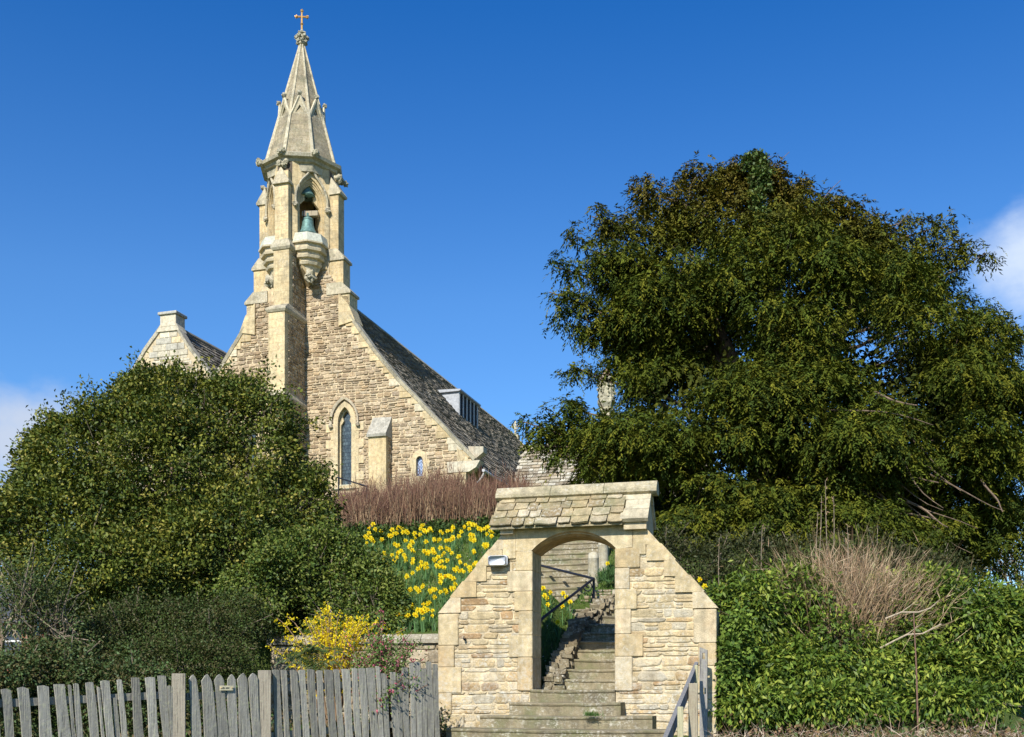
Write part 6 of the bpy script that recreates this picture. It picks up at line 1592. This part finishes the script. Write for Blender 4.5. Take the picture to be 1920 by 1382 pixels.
# ------------------------------------------------------------------ brick house at the left, stone pier, pole
hp = W(-40, 1250, 33); hp.z = ground(hp.x, hp.y)-.2; hs_ = rigged('brick_house', hp, 'low red brick house with a dark slate roof half hidden at the left edge', 'house')
zt = EYE+(HY-1160)/F*33-hp.z; xw = lambda px: (px-960)/F*33-hp.x
m_, nt, b_s, out = newmat('brickwork'); uvn = nd(nt, 'ShaderNodeTexCoord').outputs['UV']; br = nd(nt, 'ShaderNodeTexBrick'); nt.links.new(uvn, br.inputs[0]); br.inputs['Scale'].default_value = 1; br.inputs['Brick Width'].default_value = .23; br.inputs['Row Height'].default_value = .075; br.inputs['Mortar Size'].default_value = .008
br.inputs['Color1'].default_value = (.32, .10, .055, 1); br.inputs['Color2'].default_value = (.22, .07, .045, 1); br.inputs['Mortar'].default_value = (.3, .26, .2, 1); nt.links.new(br.outputs[0], b_s.inputs[0]); b_s.inputs['Roughness'].default_value = .9
mb = MB(); x0, x1 = xw(-260), xw(108); prism(mb, [rect(x0, x1, -.5, zt), rect(xw(0), xw(40), zt-1.45, zt-.33)], (Vector((0, 0, 0)), X, Z, Y), 0, .25); box(mb, x1-.25, x1, .25, 5, -.5, zt); mb.build('wall', m_, hs_)
mb = MB(); prism(mb, [[(-.4, zt-.05), (2.6, zt+1.5), (5.6, zt-.05), (5.6, zt-.15), (-.4, zt-.15)]], (Vector((x0-.2, 0, 0)), Y, Z, X), 0, x1-x0+.4); mb.build('roof', M['slate'], hs_)
mb = MB(); prism(mb, [rect(xw(0), xw(40), zt-1.45, zt-.33), rect(xw(2), xw(38), zt-.66, zt-.38), rect(xw(2), xw(38), zt-1.40, zt-.72)], (Vector((0, .08, 0)), X, Z, Y), 0, .06); wn = mb.build('window', M['white'], hs_)
mb = MB(); prism(mb, [rect(xw(1), xw(39), zt-1.42, zt-.36)], (Vector((0, .11, 0)), X, Z, Y), 0, .01); mb.build('pane', glass_mat('dark_pane', (.03, .04, .06), (.05, .06, .09), (.1, .1), False), wn)
pp_ = W(118, 1215, 24); pp_.z = ground(pp_.x, pp_.y)-.2; pr = rigged('stone_pier', pp_, 'narrow rubble stone gate pier beside the brick house', 'pier'); zt = W(118, 1146, 24).z-pp_.z
mb = MB(); box(mb, -.1, .1, .0, .25, 0, zt-.02, MORT); mb.build('core', M['mortar'], pr)
mb = MB(); stones(mb, (Vector((0, 0, 0)), X, Z, -Y), [rect(-.11, .11, 0, zt)], (.06, .12), (.1, .2), (.02, .04), .012, .1, RPAL, wr); lump(mb, (0, .1, zt), .11, wr, (.45, .38, .26), (1, 1, .5)); mb.build('stonework', M['oldwall'], pr)
p = W(71, 1215, 26); p.z = ground(p.x, p.y)-.2; pl = rigged('metal_pole', p, 'thin blue-green metal pole beside the brick house', 'pole'); mb = MB(); zt = W(71, 1126, 26).z-p.z; tube(mb, [(0, 0, 0), (0, 0, zt)], .035, 8); lathe(mb, (0, 0, zt), [(.035, 0), (.045, .01), (.02, .05)], 8); mb.build('pole', flat_mat('painted_pole', (.06, .14, .18), .5), pl)

# bare tree and distant woods
def bare_tree(px, py, Yd, h_, label, seed):
    rg = random.Random(seed); b = W(px, py, Yd); b.z = ground(b.x, b.y)-.2; t = rigged('bare_tree', b, label, 'tree', 'leafless trees'); tk = MB(); cr_ = MB()
    def grow(p, d, L, r, lv, mb):
        q = p+d*L; m_ = (p+q)/2+Vector((rg.uniform(-1, 1), rg.uniform(-1, 1), 0))*L*.06; tube(mb, [p, m_, q], [r, r*.85, r*.65], 5, (1, 1, 1), False)
        if lv == 0: return
        for k in range(3 if lv > 1 else 4):
            dd = (d+Vector((rg.uniform(-.7, .7), rg.uniform(-.7, .7), rg.uniform(-.1, .5)))).normalized(); grow(q, dd, L*rg.uniform(.6, .8), r*.6, lv-1, cr_)
    grow(Vector((0, 0, 0)), Vector((0, 0, 1)), h_*.32, h_*.018, 5, tk); tk.build('trunk', M['bark'], t); cr_.build('branches', M['twig'], t)
bare_tree(5, 1200, 30, 6.2, 'leafless tree at the left edge behind the holly', 4)
bare_tree(-60, 1200, 38, 8, 'taller leafless tree far left, behind the brick house', 5)
bare_tree(1905, 1240, 40, 6.5, 'leafless tree glimpsed through the gap at the right edge', 6)
rg = np.random.default_rng(23); n = 26000; a = rg.uniform(-1.0, 1.0, n); Yd = 150+rg.uniform(0, 30, n)+0*a; P = np.stack([a*Yd, Yd, np.zeros(n)], 1)
P[:, 2] = 2.0+rg.random(n)*(7+2.5*np.sin(P[:, 0]*.07)+2*np.sin(P[:, 0]*.19+1)); D = norm(rg.normal(size=(n, 3)))
o = leaf_obj('far_woods', P, D, norm(rg.normal(size=(n, 3))+np.array([0, -1, .5])), rg.uniform(.8, 2.0, n), 1.0, pick_cols(rg, n, [(.05, .055, .03), (.07, .06, .045), (.04, .055, .025)]), M['yewleaf']); tag(o, 'distant dark line of woods along the horizon', 'woods', kind='stuff')
